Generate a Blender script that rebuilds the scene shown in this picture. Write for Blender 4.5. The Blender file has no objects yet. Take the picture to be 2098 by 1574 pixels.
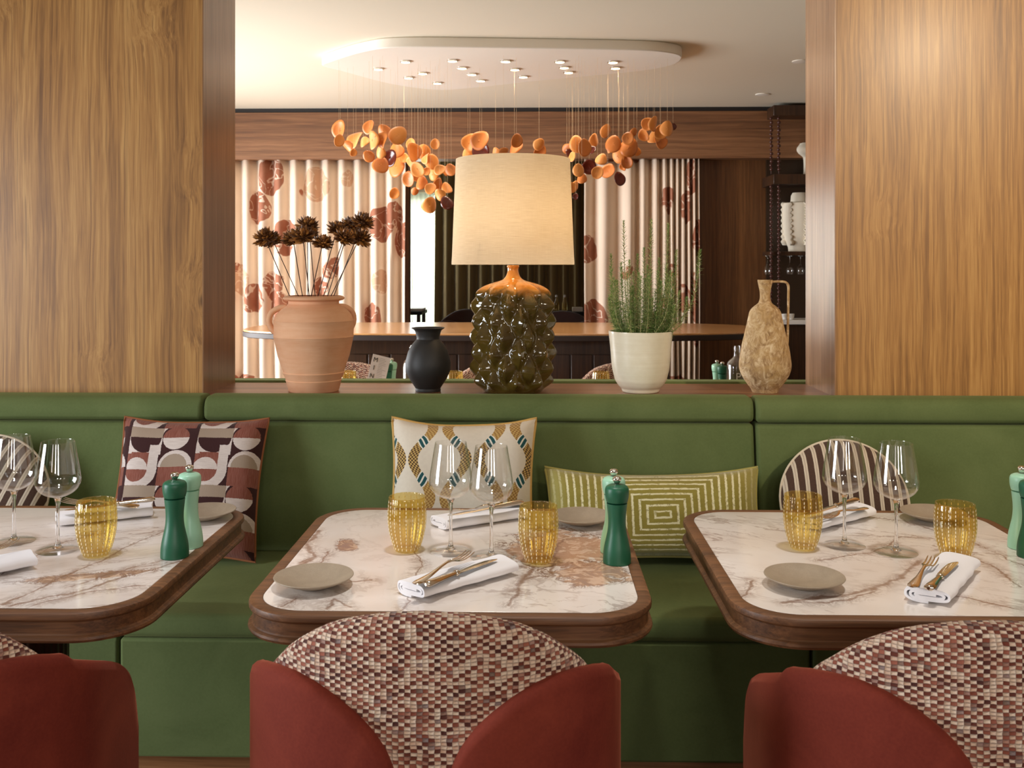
import bpy, math, random
from mathutils import Vector, Matrix, noise
PI = math.pi
RND = random.Random(7)
SC = bpy.context.scene
COL = SC.collection

# ------------------------------------------------------------------ camera model (2098 x 1574)
FPX, CAM_H, HORIZON, YAW = 2000.0, 1.40, 545.0, 0.023
_R = Vector((math.cos(YAW), math.sin(YAW), 0)); _F = Vector((-math.sin(YAW), math.cos(YAW), 0))

def at(px, py, Y=None, Z=None):
    """point of the place seen at a pixel of the photograph, on the plane y=Y or z=Z"""
    d = _F + _R * ((px - 1049.0) / FPX) + Vector((0, 0, 1)) * ((HORIZON - py) / FPX)
    t = Y / d.y if Y is not None else (Z - CAM_H) / d.z
    return Vector((0, 0, CAM_H)) + d * t

def C(r, g, b):
    f = lambda v: (v / 255.0 / 12.92) if v / 255.0 <= 0.04045 else ((v / 255.0 + 0.055) / 1.055) ** 2.4
    return (f(r), f(g), f(b), 1.0)

# ------------------------------------------------------------------ node helpers
class X:
    def __init__(s, nt, o): s.nt, s.o = nt, o
    @staticmethod
    def m(nt, op, *a, clamp=False):
        n = nt.nodes.new('ShaderNodeMath'); n.operation = op; n.use_clamp = clamp
        for i, v in enumerate(a):
            if isinstance(v, X): nt.links.new(v.o, n.inputs[i])
            else: n.inputs[i].default_value = v
        return X(nt, n.outputs[0])
    def f(s, op, *a, clamp=False): return X.m(s.nt, op, s, *a, clamp=clamp)
    def __add__(s, b): return s.f('ADD', b)
    __radd__ = __add__
    def __sub__(s, b): return s.f('SUBTRACT', b)
    def __rsub__(s, b): return X.m(s.nt, 'SUBTRACT', b, s)
    def __mul__(s, b): return s.f('MULTIPLY', b)
    __rmul__ = __mul__
    def __truediv__(s, b): return s.f('DIVIDE', b)
    def __lt__(s, b): return s.f('LESS_THAN', b)
    def __gt__(s, b): return s.f('GREATER_THAN', b)
    def abs(s): return s.f('ABSOLUTE')
    def floor(s): return s.f('FLOOR')
    def frac(s): return s.f('FRACT')
    def sin(s): return s.f('SINE')
    def sqrt(s): return s.f('SQRT')
    def pow(s, p): return s.f('POWER', p)
    def mx(s, b): return s.f('MAXIMUM', b)
    def mn(s, b): return s.f('MINIMUM', b)
    def clamp(s): return s.f('ADD', 0.0, clamp=True)
    def step(s, a, b):
        n = s.nt.nodes.new('ShaderNodeMapRange'); n.interpolation_type = 'SMOOTHSTEP'
        s.nt.links.new(s.o, n.inputs[0]); n.inputs[1].default_value = a; n.inputs[2].default_value = b
        return X(s.nt, n.outputs[0])

class Mat:
    def __init__(s, name, color=(0.8, 0.8, 0.8, 1), rough=0.5, **kw):
        s.m = bpy.data.materials.new(name); s.m.use_nodes = True
        s.nt = s.m.node_tree; s.b = s.nt.nodes['Principled BSDF']
        s.set('Base Color', color); s.set('Roughness', rough)
        for k, v in kw.items(): s.set(k.replace('_', ' '), v)
        _cache = {}
        s._tc = None
    def set(s, k, v):
        if isinstance(v, X): s.nt.links.new(v.o, s.b.inputs[k])
        elif hasattr(v, 'is_output'): s.nt.links.new(v, s.b.inputs[k])
        else: s.b.inputs[k].default_value = v
    def tc(s, kind='Object'):
        if s._tc is None: s._tc = s.nt.nodes.new('ShaderNodeTexCoord')
        return s._tc.outputs[kind]
    def loc(s):
        n = s.nt.nodes.new('ShaderNodeObjectInfo'); return n.outputs['Location']
    def rand(s):
        n = s.nt.nodes.new('ShaderNodeObjectInfo'); return X(s.nt, n.outputs['Random'])
    def sep(s, v):
        n = s.nt.nodes.new('ShaderNodeSeparateXYZ'); s.nt.links.new(v, n.inputs[0])
        return [X(s.nt, o) for o in n.outputs]
    def comb(s, x, y, z):
        n = s.nt.nodes.new('ShaderNodeCombineXYZ')
        for i, v in enumerate((x, y, z)):
            if isinstance(v, X): s.nt.links.new(v.o, n.inputs[i])
            else: n.inputs[i].default_value = v
        return n.outputs[0]
    def vadd(s, a, b, op='ADD'):
        n = s.nt.nodes.new('ShaderNodeVectorMath'); n.operation = op
        for i, v in enumerate((a, b)):
            if hasattr(v, 'is_output'): s.nt.links.new(v, n.inputs[i])
            else: n.inputs[i].default_value = v
        return n.outputs[0]
    def map(s, v, scale=(1, 1, 1), rot=(0, 0, 0), loc=(0, 0, 0)):
        n = s.nt.nodes.new('ShaderNodeMapping'); s.nt.links.new(v, n.inputs[0])
        n.inputs['Scale'].default_value = scale; n.inputs['Rotation'].default_value = rot; n.inputs['Location'].default_value = loc
        return n.outputs[0]
    def noise(s, v, scale=5, detail=3, rough=0.5, dist=0.0, color=False):
        n = s.nt.nodes.new('ShaderNodeTexNoise'); s.nt.links.new(v, n.inputs['Vector'])
        n.inputs['Scale'].default_value = scale; n.inputs['Detail'].default_value = detail
        n.inputs['Roughness'].default_value = rough; n.inputs['Distortion'].default_value = dist
        return n.outputs['Color'] if color else X(s.nt, n.outputs[0])
    def voronoi(s, v, scale=5, feature='F1', out='Distance', rnd=1.0):
        n = s.nt.nodes.new('ShaderNodeTexVoronoi'); n.feature = feature; s.nt.links.new(v, n.inputs['Vector'])
        n.inputs['Scale'].default_value = scale; n.inputs['Randomness'].default_value = rnd
        return X(s.nt, n.outputs[out]) if out == 'Distance' else n.outputs[out]
    def white(s, v):
        n = s.nt.nodes.new('ShaderNodeTexWhiteNoise'); s.nt.links.new(v, n.inputs[0]); return X(s.nt, n.outputs[0])
    def ramp(s, x, stops):
        n = s.nt.nodes.new('ShaderNodeValToRGB'); s.nt.links.new(x.o, n.inputs[0]); e = n.color_ramp.elements
        while len(e) < len(stops): e.new(0.5)
        for i, (p, c) in enumerate(stops): e[i].position = p; e[i].color = c
        return n.outputs[0]
    def mix(s, f, a, b, mode='MIX'):
        n = s.nt.nodes.new('ShaderNodeMix'); n.data_type = 'RGBA'; n.blend_type = mode
        for i, v in ((0, f), (6, a), (7, b)):
            if isinstance(v, X): s.nt.links.new(v.o, n.inputs[i])
            elif hasattr(v, 'is_output'): s.nt.links.new(v, n.inputs[i])
            else: n.inputs[i].default_value = v
        return n.outputs[2]
    def bump(s, h, strength=0.3, dist=0.01):
        n = s.nt.nodes.new('ShaderNodeBump'); s.nt.links.new(h.o, n.inputs['Height'])
        n.inputs['Strength'].default_value = strength; n.inputs['Distance'].default_value = dist
        s.nt.links.new(n.outputs[0], s.b.inputs['Normal'])

M = {}
def plain(key, rgb, rough=0.5, **kw):
    M[key] = Mat(key, C(*rgb), rough, **kw).m; return M[key]

def wood(key, light, mid, dark, axis='z', scale=1.0, rough=0.45, coat=0.0, knots=0.0, warp=0.03):
    m = Mat(key, rough=rough); o = m.tc()
    ax = 'xyz'.index(axis)
    def st(l, c=1.0): return tuple(l if k == ax else c for k in range(3))
    w = m.noise(m.map(o, st(1.5, 2.4)), 1.0, 2, 0.5, color=True)
    p = m.vadd(o, m.map(w, (warp, warp, warp)))
    if knots:
        v = m.voronoi(m.map(o, st(1.9, 2.8)), 1.0)
        fld = 1.0 - v.step(0.0, 0.38)
        fl2 = m.noise(m.map(o, st(5.0, 9.0)), 1.0, 2)
        p = m.vadd(p, m.comb(fld * (fl2 - 0.35) * 0.15, fld * (fl2 - 0.35) * 0.15, 0.0))
    q = m.map(p, st(0.024))
    broad = m.noise(q, 13 * scale, 2, 0.5)
    figure = m.noise(q, 85 * scale, 4, 0.66)
    pore = m.noise(m.map(p, st(0.02)), 330 * scale, 2, 0.6)
    f = (broad * 0.34 + figure * 0.52 + pore * 0.18)
    col = m.ramp(f, [(0.36, dark), (0.51, mid), (0.66, light)])
    streak = m.noise(q, 34 * scale, 2, 0.5).step(0.58, 0.70)
    col = m.mix(streak * 0.40, col, dark)
    thin = m.noise(m.map(p, st(0.012)), 120 * scale, 2, 0.5).step(0.60, 0.68)
    col = m.mix(thin * 0.5, col, dark)
    if knots:
        kn = (1.0 - v.step(0.010, 0.065)) * knots
        col = m.mix(kn, col, tuple(c_ * 0.55 if k < 3 else 1 for k, c_ in enumerate(dark)))
    m.set('Base Color', col); m.set('Coat Weight', coat); m.set('Coat Roughness', 0.25)
    m.bump(pore, 0.1, 0.001)
    M[key] = m.m; return m.m

def velvet(key, rgb, rgb2, sheen=0.6, tint=(1, 1, 1, 1), scale=7.0):
    m = Mat(key, rough=0.85); o = m.tc()
    n = m.noise(o, scale, 4, 0.6, 0.6); n2 = m.noise(o, scale * 40, 2, 0.5)
    m.set('Base Color', m.mix((n * 1.2 + n2 * 0.3 - 0.25).clamp(), C(*rgb), C(*rgb2)))
    m.set('Sheen Weight', sheen); m.set('Sheen Roughness', 0.35); m.set('Sheen Tint', tint); m.set('Specular IOR Level', 0.2)
    m.bump(n2, 0.08, 0.001)
    M[key] = m.m; return m.m

wood('walnut_panel', C(198, 152, 88), C(168, 120, 62), C(118, 78, 36), 'z', 1.0, 0.42, 0.12, 0.8, 0.035)
wood('walnut_reveal', C(176, 136, 100), C(150, 110, 76), C(118, 82, 54), 'z', 0.9, 0.3, 0.5)
wood('walnut_ledge', C(172, 126, 86), C(148, 102, 66), C(112, 74, 46), 'x', 0.9, 0.35, 0.2)
wood('walnut_table', C(140, 96, 62), C(112, 74, 46), C(72, 46, 28), 'x', 1.2, 0.5, 0.0)
wood('walnut_dark', C(72, 45, 24), C(54, 32, 16), C(34, 19, 10), 'z', 1.0, 0.4, 0.1)
wood('fascia_wood', C(148, 104, 70), C(122, 82, 52), C(88, 56, 34), 'x', 0.5, 0.45, 0.1)
wood('back_wood', C(118, 78, 42), C(94, 58, 28), C(68, 40, 18), 'z', 0.6, 0.45, 0.1)
wood('floor_wood', C(130, 88, 56), C(108, 70, 44), C(80, 50, 30), 'x', 0.7, 0.4, 0.1)
wood('bar_top_wood', C(226, 178, 124), C(204, 152, 98), C(172, 120, 72), 'x', 0.5, 0.22, 0.5)
velvet('green_velvet', (82, 96, 54), (114, 126, 80), 0.4, C(170, 176, 120), 3.6)
velvet('burgundy_velvet', (92, 28, 26), (158, 72, 54), 0.5, C(230, 140, 110), 5.0)
plain('ceiling_paint', (230, 221, 200), 0.9)
plain('wall_paint', (205, 190, 172), 0.9)
plain('gap_shade_black', (22, 16, 14), 0.6)
plain('black_metal', (24, 22, 21), 0.45, Metallic=0.6)
plain('chrome', (225, 220, 212), 0.12, Metallic=1.0)
plain('cutlery_metal', (226, 214, 198), 0.12, Metallic=1.0)
plain('napkin_cloth', (246, 244, 248), 0.9, Sheen_Weight=0.2)
plain('mill_dark_green', (24, 92, 64), 0.42)
plain('mill_mint', (164, 214, 184), 0.35)
plain('plate_white', (240, 236, 228), 0.4)
plain('olive_soil', (40, 32, 24), 0.95)
plain('bead_wood', (74, 40, 32), 0.3)
plain('ink_black', (30, 26, 26), 0.7)
plain('ink_grey', (170, 160, 158), 0.7)
plain('card_paper', (236, 226, 226), 0.8)
plain('chair_dark', (58, 30, 24), 0.8, Sheen_Weight=0.3)
plain('linen_white', (228, 222, 214), 0.9)
plain('canopy_white', (238, 232, 220), 0.6)
plain('wire', (232, 206, 168), 0.5)
plain('edge_dark', (40, 25, 17), 0.6)
plain('leaf_orange', (228, 146, 66), 0.5, Sheen_Weight=0.2)
plain('leaf_copper', (204, 120, 52), 0.45)
plain('leaf_dark', (86, 30, 16), 0.18)
plain('gold_piping', (206, 164, 92), 0.7)
plain('cream_piping', (222, 208, 186), 0.8)
plain('rust_piping', (150, 90, 52), 0.8)
plain('stem_brown', (58, 36, 22), 0.7)
plain('white_dot', (255, 244, 214), 0.4)
plain('sage_green_leaf', (106, 128, 72), 0.55)
plain('sage_stem', (150, 146, 96), 0.7)

def marble(key, seed, ang, blobs, stretch=2.2, vein=1.0, lines=()):
    m = Mat(key, rough=0.16); o = m.vadd(m.tc(), (seed, seed * 1.7, 0))
    r = m.map(o, (1, 1, 1), (0, 0, ang)); r = m.map(r, (1, stretch, 1))
    warp = m.noise(r, 3.2, 4, 0.55, color=True)
    p = m.vadd(r, m.map(warp, (0.35, 0.35, 0.35)))
    n1 = m.noise(p, 2.6, 6, 0.6, 0.3)
    n2 = m.noise(p, 6.5, 6, 0.62, 0.5)
    amt = m.noise(r, 2.1, 2, 0.5).step(0.46, 0.66)
    v1 = 1.0 - (n1 - 0.5).abs().step(0.004, 0.022)
    v2 = 1.0 - (n2 - 0.5).abs().step(0.004, 0.02)
    col = m.mix(m.noise(o, 4, 3, 0.5).step(0.35, 0.7), C(244, 238, 234), C(234, 224, 217))
    col = m.mix((v1 * (0.25 + amt * 0.75) * 0.85 * vein).clamp(), col, C(128, 92, 74))
    col = m.mix((v2 * amt * 0.5 * vein).clamp(), col, C(150, 116, 96))
    x, y, z = m.sep(m.tc())
    edge = m.noise(o, 9, 6, 0.65, 0.8); lace = m.noise(o, 26, 5, 0.7, 1.2)
    for (bx, by, rx, ry, rot, rgb) in blobs:
        c, s_ = math.cos(rot), math.sin(rot)
        u = ((x - bx) * c + (y - by) * s_) / rx; v = ((y - by) * c - (x - bx) * s_) / ry
        d = (u * u + v * v).sqrt() + (edge - 0.5) * 2.4
        body = 1.0 - d.step(0.78, 0.9)
        rim = (1.0 - d.step(0.9, 1.3)) * (1.0 - (lace - 0.5).abs().step(0.012, 0.06))
        col = m.mix(rim * 0.85, col, C(132, 98, 78))
        col = m.mix(body * 0.85, col, m.mix(lace.step(0.4, 0.6), C(*rgb), C(212, 178, 150)))
    wn = m.noise(o, 7, 4, 0.6, color=True); w3 = m.sep(wn); wn2 = m.sep(m.noise(o, 30, 3, 0.6, color=True))
    X0 = x + (w3[0] - 0.5) * 0.06 + (wn2[0] - 0.5) * 0.014; Y0 = y + (w3[1] - 0.5) * 0.06 + (wn2[1] - 0.5) * 0.014
    wid = m.noise(o, 11, 3, 0.6)
    tot = None
    for path, w_ in lines:
        for (ax, ay), (bx, by) in zip(path, path[1:]):
            L = math.hypot(bx - ax, by - ay); ux, uy = (bx - ax) / L, (by - ay) / L
            t = ((X0 - ax) * ux + (Y0 - ay) * uy).mx(0.0).mn(L)
            d = (((X0 - ax - t * ux).pow(2.0) + (Y0 - ay - t * uy).pow(2.0)).sqrt()) / (wid * 1.6 * w_ + 0.0004)
            e = 1.0 - d.step(0.15, 1.15); tot = e if tot is None else tot.mx(e)
            hz = 1.0 - (d * (wid * 1.6 * w_ + 0.0004)).step(0.0, 0.035); halo = hz if tot is e else halo.mx(hz)
    if tot is not None:
        net = 1.0 - (lace - 0.5).abs().step(0.01, 0.07); sm = edge.step(0.48, 0.62)
        col = m.mix(halo * sm * 0.38, col, C(160, 124, 104)); col = m.mix(halo * net * 0.45, col, C(128, 96, 80))
        col = m.mix(tot * (0.35 + wid * 0.75), col, m.mix(lace, C(112, 80, 66), C(158, 122, 100)))
    m.set('Base Color', col); m.set('Coat Weight', 0.25); m.set('Coat Roughness', 0.12)
    M[key] = m.m; return m.m

def tweed(key, cell=0.0094):
    m = Mat(key, rough=0.95); u, v, _ = m.sep(m.tc('UV'))
    wob = m.noise(m.tc('UV'), 60, 2, 0.5)
    wob2 = m.noise(m.vadd(m.tc('UV'), (7, 3, 0)), 38, 2, 0.5)
    u = u + (wob - 0.5) * 0.0055; v = v + (wob2 - 0.5) * 0.0060
    row = (v / (cell * 0.62)).floor(); uu = u / cell + row.f('MODULO', 2.0)
    ci = uu.floor(); par = ci.f('MODULO', 2.0).abs()
    w = m.white(m.comb(ci, row, 0)); w2 = m.white(m.comb(row, ci, 5.0))
    cream = m.ramp(w, [(0.0, C(226, 188, 162)), (0.35, C(240, 210, 186)), (1.0, C(250, 230, 208))])
    brown = m.ramp(w2, [(0.0, C(80, 40, 34)), (0.45, C(132, 66, 48)), (0.8, C(172, 104, 84)), (1.0, C(104, 84, 96))])
    light = (par > 0.5).mx(w2 > 0.78)
    col = m.mix(light, brown, cream)
    odd = (w > 0.86); col = m.mix(odd * 0.8, col, brown)
    fx = (uu.frac() - 0.5).abs() * 2.0; fy = ((v / (cell * 0.62)).frac() - 0.5).abs() * 2.0
    h = (1.0 - fx.pow(3.0)) * (1.0 - fy.pow(3.0)); col = m.mix((1.0 - h.step(0.0, 0.40)) * 0.5, col, C(92, 44, 38))
    m.set('Base Color', col); m.bump(h * (0.4 + light * 0.6), 0.7, 0.004); m.set('Sheen Weight', 0.15)
    M[key] = m.m
tweed('tweed')

def glass_thin(key, tint, refl=1.0, body=None, edge=0.75):
    """thin clear wall: lets light straight through, reflects more the more it is seen edge-on"""
    m = bpy.data.materials.new(key); m.use_nodes = True; nt = m.node_tree
    for n in list(nt.nodes): nt.nodes.remove(n)
    out = nt.nodes.new('ShaderNodeOutputMaterial'); tr = nt.nodes.new('ShaderNodeBsdfTransparent'); tr.inputs[0].default_value = tint
    gl = nt.nodes.new('ShaderNodeBsdfGlossy'); gl.inputs['Roughness'].default_value = 0.02; gl.inputs['Color'].default_value = (refl, refl, refl, 1)
    mx = nt.nodes.new('ShaderNodeMixShader'); lw = nt.nodes.new('ShaderNodeLayerWeight'); lw.inputs[0].default_value = 0.5
    f = X(nt, lw.outputs['Facing']); f = (f.pow(4.0) * edge + 0.07).clamp(); nt.links.new(f.o, mx.inputs[0])
    base = tr.outputs[0]
    if body:
        df = nt.nodes.new('ShaderNodeBsdfTranslucent'); df.inputs[0].default_value = body[0]
        dd = nt.nodes.new('ShaderNodeBsdfDiffuse'); dd.inputs[0].default_value = body[0]
        m1 = nt.nodes.new('ShaderNodeMixShader'); m1.inputs[0].default_value = 0.35
        nt.links.new(df.outputs[0], m1.inputs[1]); nt.links.new(dd.outputs[0], m1.inputs[2])
        m2 = nt.nodes.new('ShaderNodeMixShader'); m2.inputs[0].default_value = body[1]
        nt.links.new(tr.outputs[0], m2.inputs[1]); nt.links.new(m1.outputs[0], m2.inputs[2]); base = m2.outputs[0]
    nt.links.new(base, mx.inputs[1]); nt.links.new(gl.outputs[0], mx.inputs[2]); nt.links.new(mx.outputs[0], out.inputs[0])
    M[key] = m; return m
glass_thin('clear_glass', (0.985, 0.985, 0.98, 1), 1.0, None, 0.75)
glass_thin('amber_glass', (0.955, 0.885, 0.60, 1), 1.0, (C(226, 180, 84), 0.07), 0.5)
gm = Mat('stem_glass', (1, 1, 1, 1), 0.0, Transmission_Weight=1.0, IOR=1.45); M['stem_glass'] = gm.m

def emit(key, rgb, strength):
    m = bpy.data.materials.new(key); m.use_nodes = True; nt = m.node_tree
    for n in list(nt.nodes): nt.nodes.remove(n)
    e = nt.nodes.new('ShaderNodeEmission'); e.inputs[0].default_value = C(*rgb); e.inputs[1].default_value = strength
    out = nt.nodes.new('ShaderNodeOutputMaterial'); nt.links.new(e.outputs[0], out.inputs[0]); M[key] = m
emit('lamp_lens', (255, 222, 170), 14.0)
emit('daylight_pane', (250, 255, 246), 5.0)
emit('bulb_glow', (255, 220, 176), 42.0)

# ------------------------------------------------------------------ mesh helpers
class MB:
    def __init__(s): s.v, s.f, s.mi, s.uv = [], [], [], {}
    def add(s, vs, fs, mi=0):
        b = len(s.v); s.v += [tuple(p) for p in vs]; s.f += [tuple(b + i for i in q) for q in fs]; s.mi += [mi] * len(fs); return b
    def box(s, x0, x1, y0, y1, z0, z1, mi=0):
        s.add([(x0, y0, z0), (x1, y0, z0), (x1, y1, z0), (x0, y1, z0), (x0, y0, z1), (x1, y0, z1), (x1, y1, z1), (x0, y1, z1)],
              [(0, 3, 2, 1), (4, 5, 6, 7), (0, 1, 5, 4), (1, 2, 6, 5), (2, 3, 7, 6), (3, 0, 4, 7)], mi)
    def lathe(s, prof, seg=48, cx=0, cy=0, mi=0, rib=None):
        n = len(prof); vs = []
        for k in range(seg):
            a = 2 * PI * k / seg
            for (r, z) in prof:
                rr = r + (rib(a, z) if rib and r > 0.004 else 0)
                vs.append((cx + rr * math.cos(a), cy + rr * math.sin(a), z))
        fs = []
        for k in range(seg):
            k2 = (k + 1) % seg
            for i in range(n - 1): fs.append((k * n + i, k2 * n + i, k2 * n + i + 1, k * n + i + 1))
        b = s.add(vs, fs, mi)
        for e in (0, n - 1):
            if prof[e][0] > 1e-5:
                ring = [b + k * n + e for k in range(seg)]
                s.f.append(tuple(reversed(ring)) if e == 0 else tuple(ring)); s.mi.append(mi)
    def tube(s, pts, r, seg=8, mi=0, cap=True):
        pts = [Vector(p) for p in pts]; n = len(pts); vs = []; up = Vector((0.13, 0.21, 0.97)).normalized()
        for i, p in enumerate(pts):
            t = (pts[min(i + 1, n - 1)] - pts[max(i - 1, 0)]).normalized()
            a = t.cross(up)
            if a.length < 1e-3: a = t.cross(Vector((1, 0, 0)))
            a.normalize(); b_ = t.cross(a).normalized(); up = a.cross(t).normalized() if False else up
            ri = r[i] if isinstance(r, (list, tuple)) else r
            for k in range(seg):
                an = 2 * PI * k / seg; vs.append(p + a * math.cos(an) * ri + b_ * math.sin(an) * ri)
        fs = [(i * seg + k, i * seg + (k + 1) % seg, (i + 1) * seg + (k + 1) % seg, (i + 1) * seg + k) for i in range(n - 1) for k in range(seg)]
        if cap: fs += [tuple(reversed(range(seg))), tuple((n - 1) * seg + k for k in range(seg))]
        s.add(vs, fs, mi)
    def grid(s, rows, mi=0, closed=False):
        m = len(rows[0]); vs = [p for r in rows for p in r]; fs = []
        for i in range(len(rows) - 1):
            for j in range(m if closed else m - 1):
                j2 = (j + 1) % m; fs.append((i * m + j, i * m + j2, (i + 1) * m + j2, (i + 1) * m + j))
        return s.add(vs, fs, mi)
    def prism(s, poly, z0, z1, mi=0):
        n = len(poly)
        s.add([(x, y, z0) for x, y in poly] + [(x, y, z1) for x, y in poly],
              [tuple(reversed(range(n))), tuple(range(n, 2 * n))] + [(i, (i + 1) % n, n + (i + 1) % n, n + i) for i in range(n)], mi)
    def build(s, name, mat, parent=None, smooth=True, ang=40, bevel=0, seg=2, subsurf=0, xf=None):
        me = bpy.data.meshes.new(name); me.from_pydata([tuple(p) for p in s.v], [], s.f)
        for mm in (mat if isinstance(mat, (list, tuple)) else [mat]): me.materials.append(M[mm] if isinstance(mm, str) else mm)
        me.polygons.foreach_set('material_index', s.mi)
        if s.uv:
            l = me.uv_layers.new(name='UVMap')
            for lp in me.loops: l.data[lp.index].uv = s.uv.get(lp.vertex_index, (0, 0))
        if xf is not None: me.transform(xf)
        me.validate(); me.update()
        if smooth:
            me.polygons.foreach_set('use_smooth', [True] * len(me.polygons)); me.set_sharp_from_angle(angle=math.radians(ang))
        o = bpy.data.objects.new(name, me); COL.objects.link(o)
        if parent is not None: o.parent = parent
        if bevel:
            b = o.modifiers.new('bevel', 'BEVEL'); b.width = bevel; b.segments = seg; b.limit_method = 'ANGLE'; b.angle_limit = math.radians(30); b.harden_normals = False
        if subsurf:
            b = o.modifiers.new('sub', 'SUBSURF'); b.levels = subsurf; b.render_levels = subsurf
        return o

def tag(o, label=None, cat=None, group=None, kind=None):
    if label: o['label'] = label
    if cat: o['category'] = cat
    if group: o['group'] = group
    if kind: o['kind'] = kind
    return o
def thing(name, label, cat, loc=(0, 0, 0), rot=(0, 0, 0), group=None, scale=None):
    o = bpy.data.objects.new(name, None); COL.objects.link(o); o.empty_display_size = 0.05
    o.location = loc; o.rotation_euler = rot if not isinstance(rot, (int, float)) else (0, 0, rot)
    if scale: o.scale = scale
    return tag(o, label, cat, group)
def dup(root, loc, rot, label, group=None, mats=None):
    r = root.copy(); COL.objects.link(r); r.location = loc; r.rotation_euler = rot if not isinstance(rot, (int, float)) else (0, 0, rot)
    r['label'] = label
    if group: r['group'] = group
    for ch in list(root.children):
        c = ch.copy(); COL.objects.link(c); c.parent = r
        if mats and ch.name.split('.')[0] in mats:
            c.data = c.data.copy(); c.data.materials[0] = M[mats[ch.name.split('.')[0]]]
        for g in list(ch.children):
            d = g.copy(); COL.objects.link(d); d.parent = c
    return r
def structure(o): return tag(o, kind='structure')
def boxo(name, x0, x1, y0, y1, z0, z1, mat, parent=None, bevel=0):
    b = MB(); b.box(x0, x1, y0, y1, z0, z1); return b.build(name, mat, parent, smooth=bool(bevel), bevel=bevel)
def rrect(hx, hy, r, n=10, cx=0, cy=0):
    pts = []
    for (sx, sy, a0) in ((1, 1, 0), (-1, 1, PI / 2), (-1, -1, PI), (1, -1, 1.5 * PI)):
        for k in range(n + 1):
            a = a0 + PI / 2 * k / n; pts.append((cx + sx * (hx - r) + r * math.cos(a), cy + sy * (hy - r) + r * math.sin(a)))
    return pts
def smooth_curve(pts, per=8, closed=False):
    P = [Vector(p) for p in pts]; n = len(P); out = []
    for i in range(n if closed else n - 1):
        g = (lambda k: P[k % n]) if closed else (lambda k: P[max(0, min(n - 1, k))])
        p0, p1, p2, p3 = g(i - 1), g(i), g(i + 1), g(i + 2)
        for k in range(per):
            t = k / per
            out.append(0.5 * ((2 * p1) + (p2 - p0) * t + (2 * p0 - 5 * p1 + 4 * p2 - p3) * t * t + (3 * p1 - p0 - 3 * p2 + p3) * t ** 3))
    if not closed: out.append(P[-1])
    return out
def prof_smooth(pts, per=5): return [(max(0.0, p.x), p.y) for p in smooth_curve([(a, b, 0) for a, b in pts], per)]
# ================================================================== FRONT ROOM SHELL
YW, YB = 3.38, 3.74                       # dividing wall, front and rear face
XL = at(417, 600, Y=YW).x; XR = at(1710, 600, Y=YW).x
LEDGE = 0.950
structure(boxo('floor', -4.2, 4.2, -3.6, 13.0, -0.1, 0.0, 'floor_wood'))
structure(boxo('ceiling', -4.2, 4.2, 3.74, 13.0, 2.8, 2.9, 'ceiling_paint'))
structure(boxo('ceiling_front', -4.2, 4.2, -3.6, 3.74, 2.8, 2.9, 'ceiling_paint'))
structure(boxo('wall_left', -4.2, XL - 0.004, YW, YB, 0, 2.8, 'walnut_panel'))
structure(boxo('wall_right', XR + 0.004, 4.2, YW, YB, 0, 2.8, 'walnut_panel'))
structure(boxo('wall_centre', XL - 0.004, XR + 0.004, YW, YB, 0, LEDGE - 0.03, 'walnut_ledge'))
structure(boxo('wall_top', XL - 0.004, XR + 0.004, YW, YB, 2.6, 2.8, 'walnut_panel'))
structure(boxo('trim_1', XL - 0.004, XL, YW - 0.001, YB, LEDGE, 2.6, 'walnut_reveal'))
structure(boxo('trim_2', XR, XR + 0.004, YW - 0.001, YB, LEDGE, 2.6, 'walnut_reveal'))
structure(boxo('trim_3', XL - 0.004, XR + 0.004, YW - 0.001, YB, LEDGE - 0.03, LEDGE, 'walnut_ledge'))
structure(boxo('wall_front_left', -4.3, -4.2, 2.2, 3.9, 0, 2.8, 'wall_paint'))
structure(boxo('wall_front_right', 4.2, 4.3, -3.6, 13.0, 0, 2.8, 'wall_paint'))
structure(boxo('wall_back_left', -4.3, -4.2, 8.2, 13.0, 0, 2.8, 'wall_paint'))

# ================================================================== BANQUETTE
S1 = at(418, 840, Y=3.28).x; S2 = at(1545, 840, Y=3.28).x
GS = 'green velvet banquette sections along the dividing wall'
def banquette(x0, x1, label, dy=0.0):
    root = thing('banquette', label, 'banquette', ((x0 + x1) / 2, 0, 0), 0, GS); w = (x1 - x0) / 2 - 0.003
    def ext(name, poly, mat, bev, dyy=dy):
        b = MB(); n = len(poly)
        b.add([(-w, y - dyy, z) for y, z in poly] + [(w, y - dyy, z) for y, z in poly],
              [tuple(range(n)), tuple(reversed(range(n, 2 * n)))] + [(i, n + i, n + (i + 1) % n, (i + 1) % n) for i in range(n)])
        return b.build(name, mat, root, bevel=bev, seg=4, ang=50)
    ext('backrest', [(3.212, 0.44), (3.225, 0.56), (3.243, 0.70), (3.262, 0.82), (3.272, 0.872), (3.365, 0.874), (3.365, 0.44)], 'green_velvet', 0.012)
    ext('top_roll', [(3.270, 0.878), (3.262, 0.895), (3.262, 0.925), (3.272, 0.950), (3.292, 0.959), (3.372, 0.960), (3.372, 0.878)], 'green_velvet', 0.014)
    ext('seat', [(2.600, 0.40), (2.596, 0.43), (2.61, 0.46), (3.20, 0.462), (3.20, 0.40)], 'green_velvet', 0.014)
    ext('front_panel', [(2.602, 0.078), (2.602, 0.397), (2.66, 0.397), (2.66, 0.078)], 'green_velvet', 0.008)
    ext('plinth', [(2.64, 0.0), (2.64, 0.076), (3.30, 0.076), (3.30, 0.0)], 'walnut_ledge', 0.003)
    return root
banquette(-4.1, S1, 'left end section of the green velvet banquette, under the left wood panel')
banquette(S1, S2, 'wide middle section of the green velvet banquette, below the ledge')
banquette(S2, 4.1, 'right end section of the green velvet banquette, under the right wood panel', 0.012)

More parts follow.
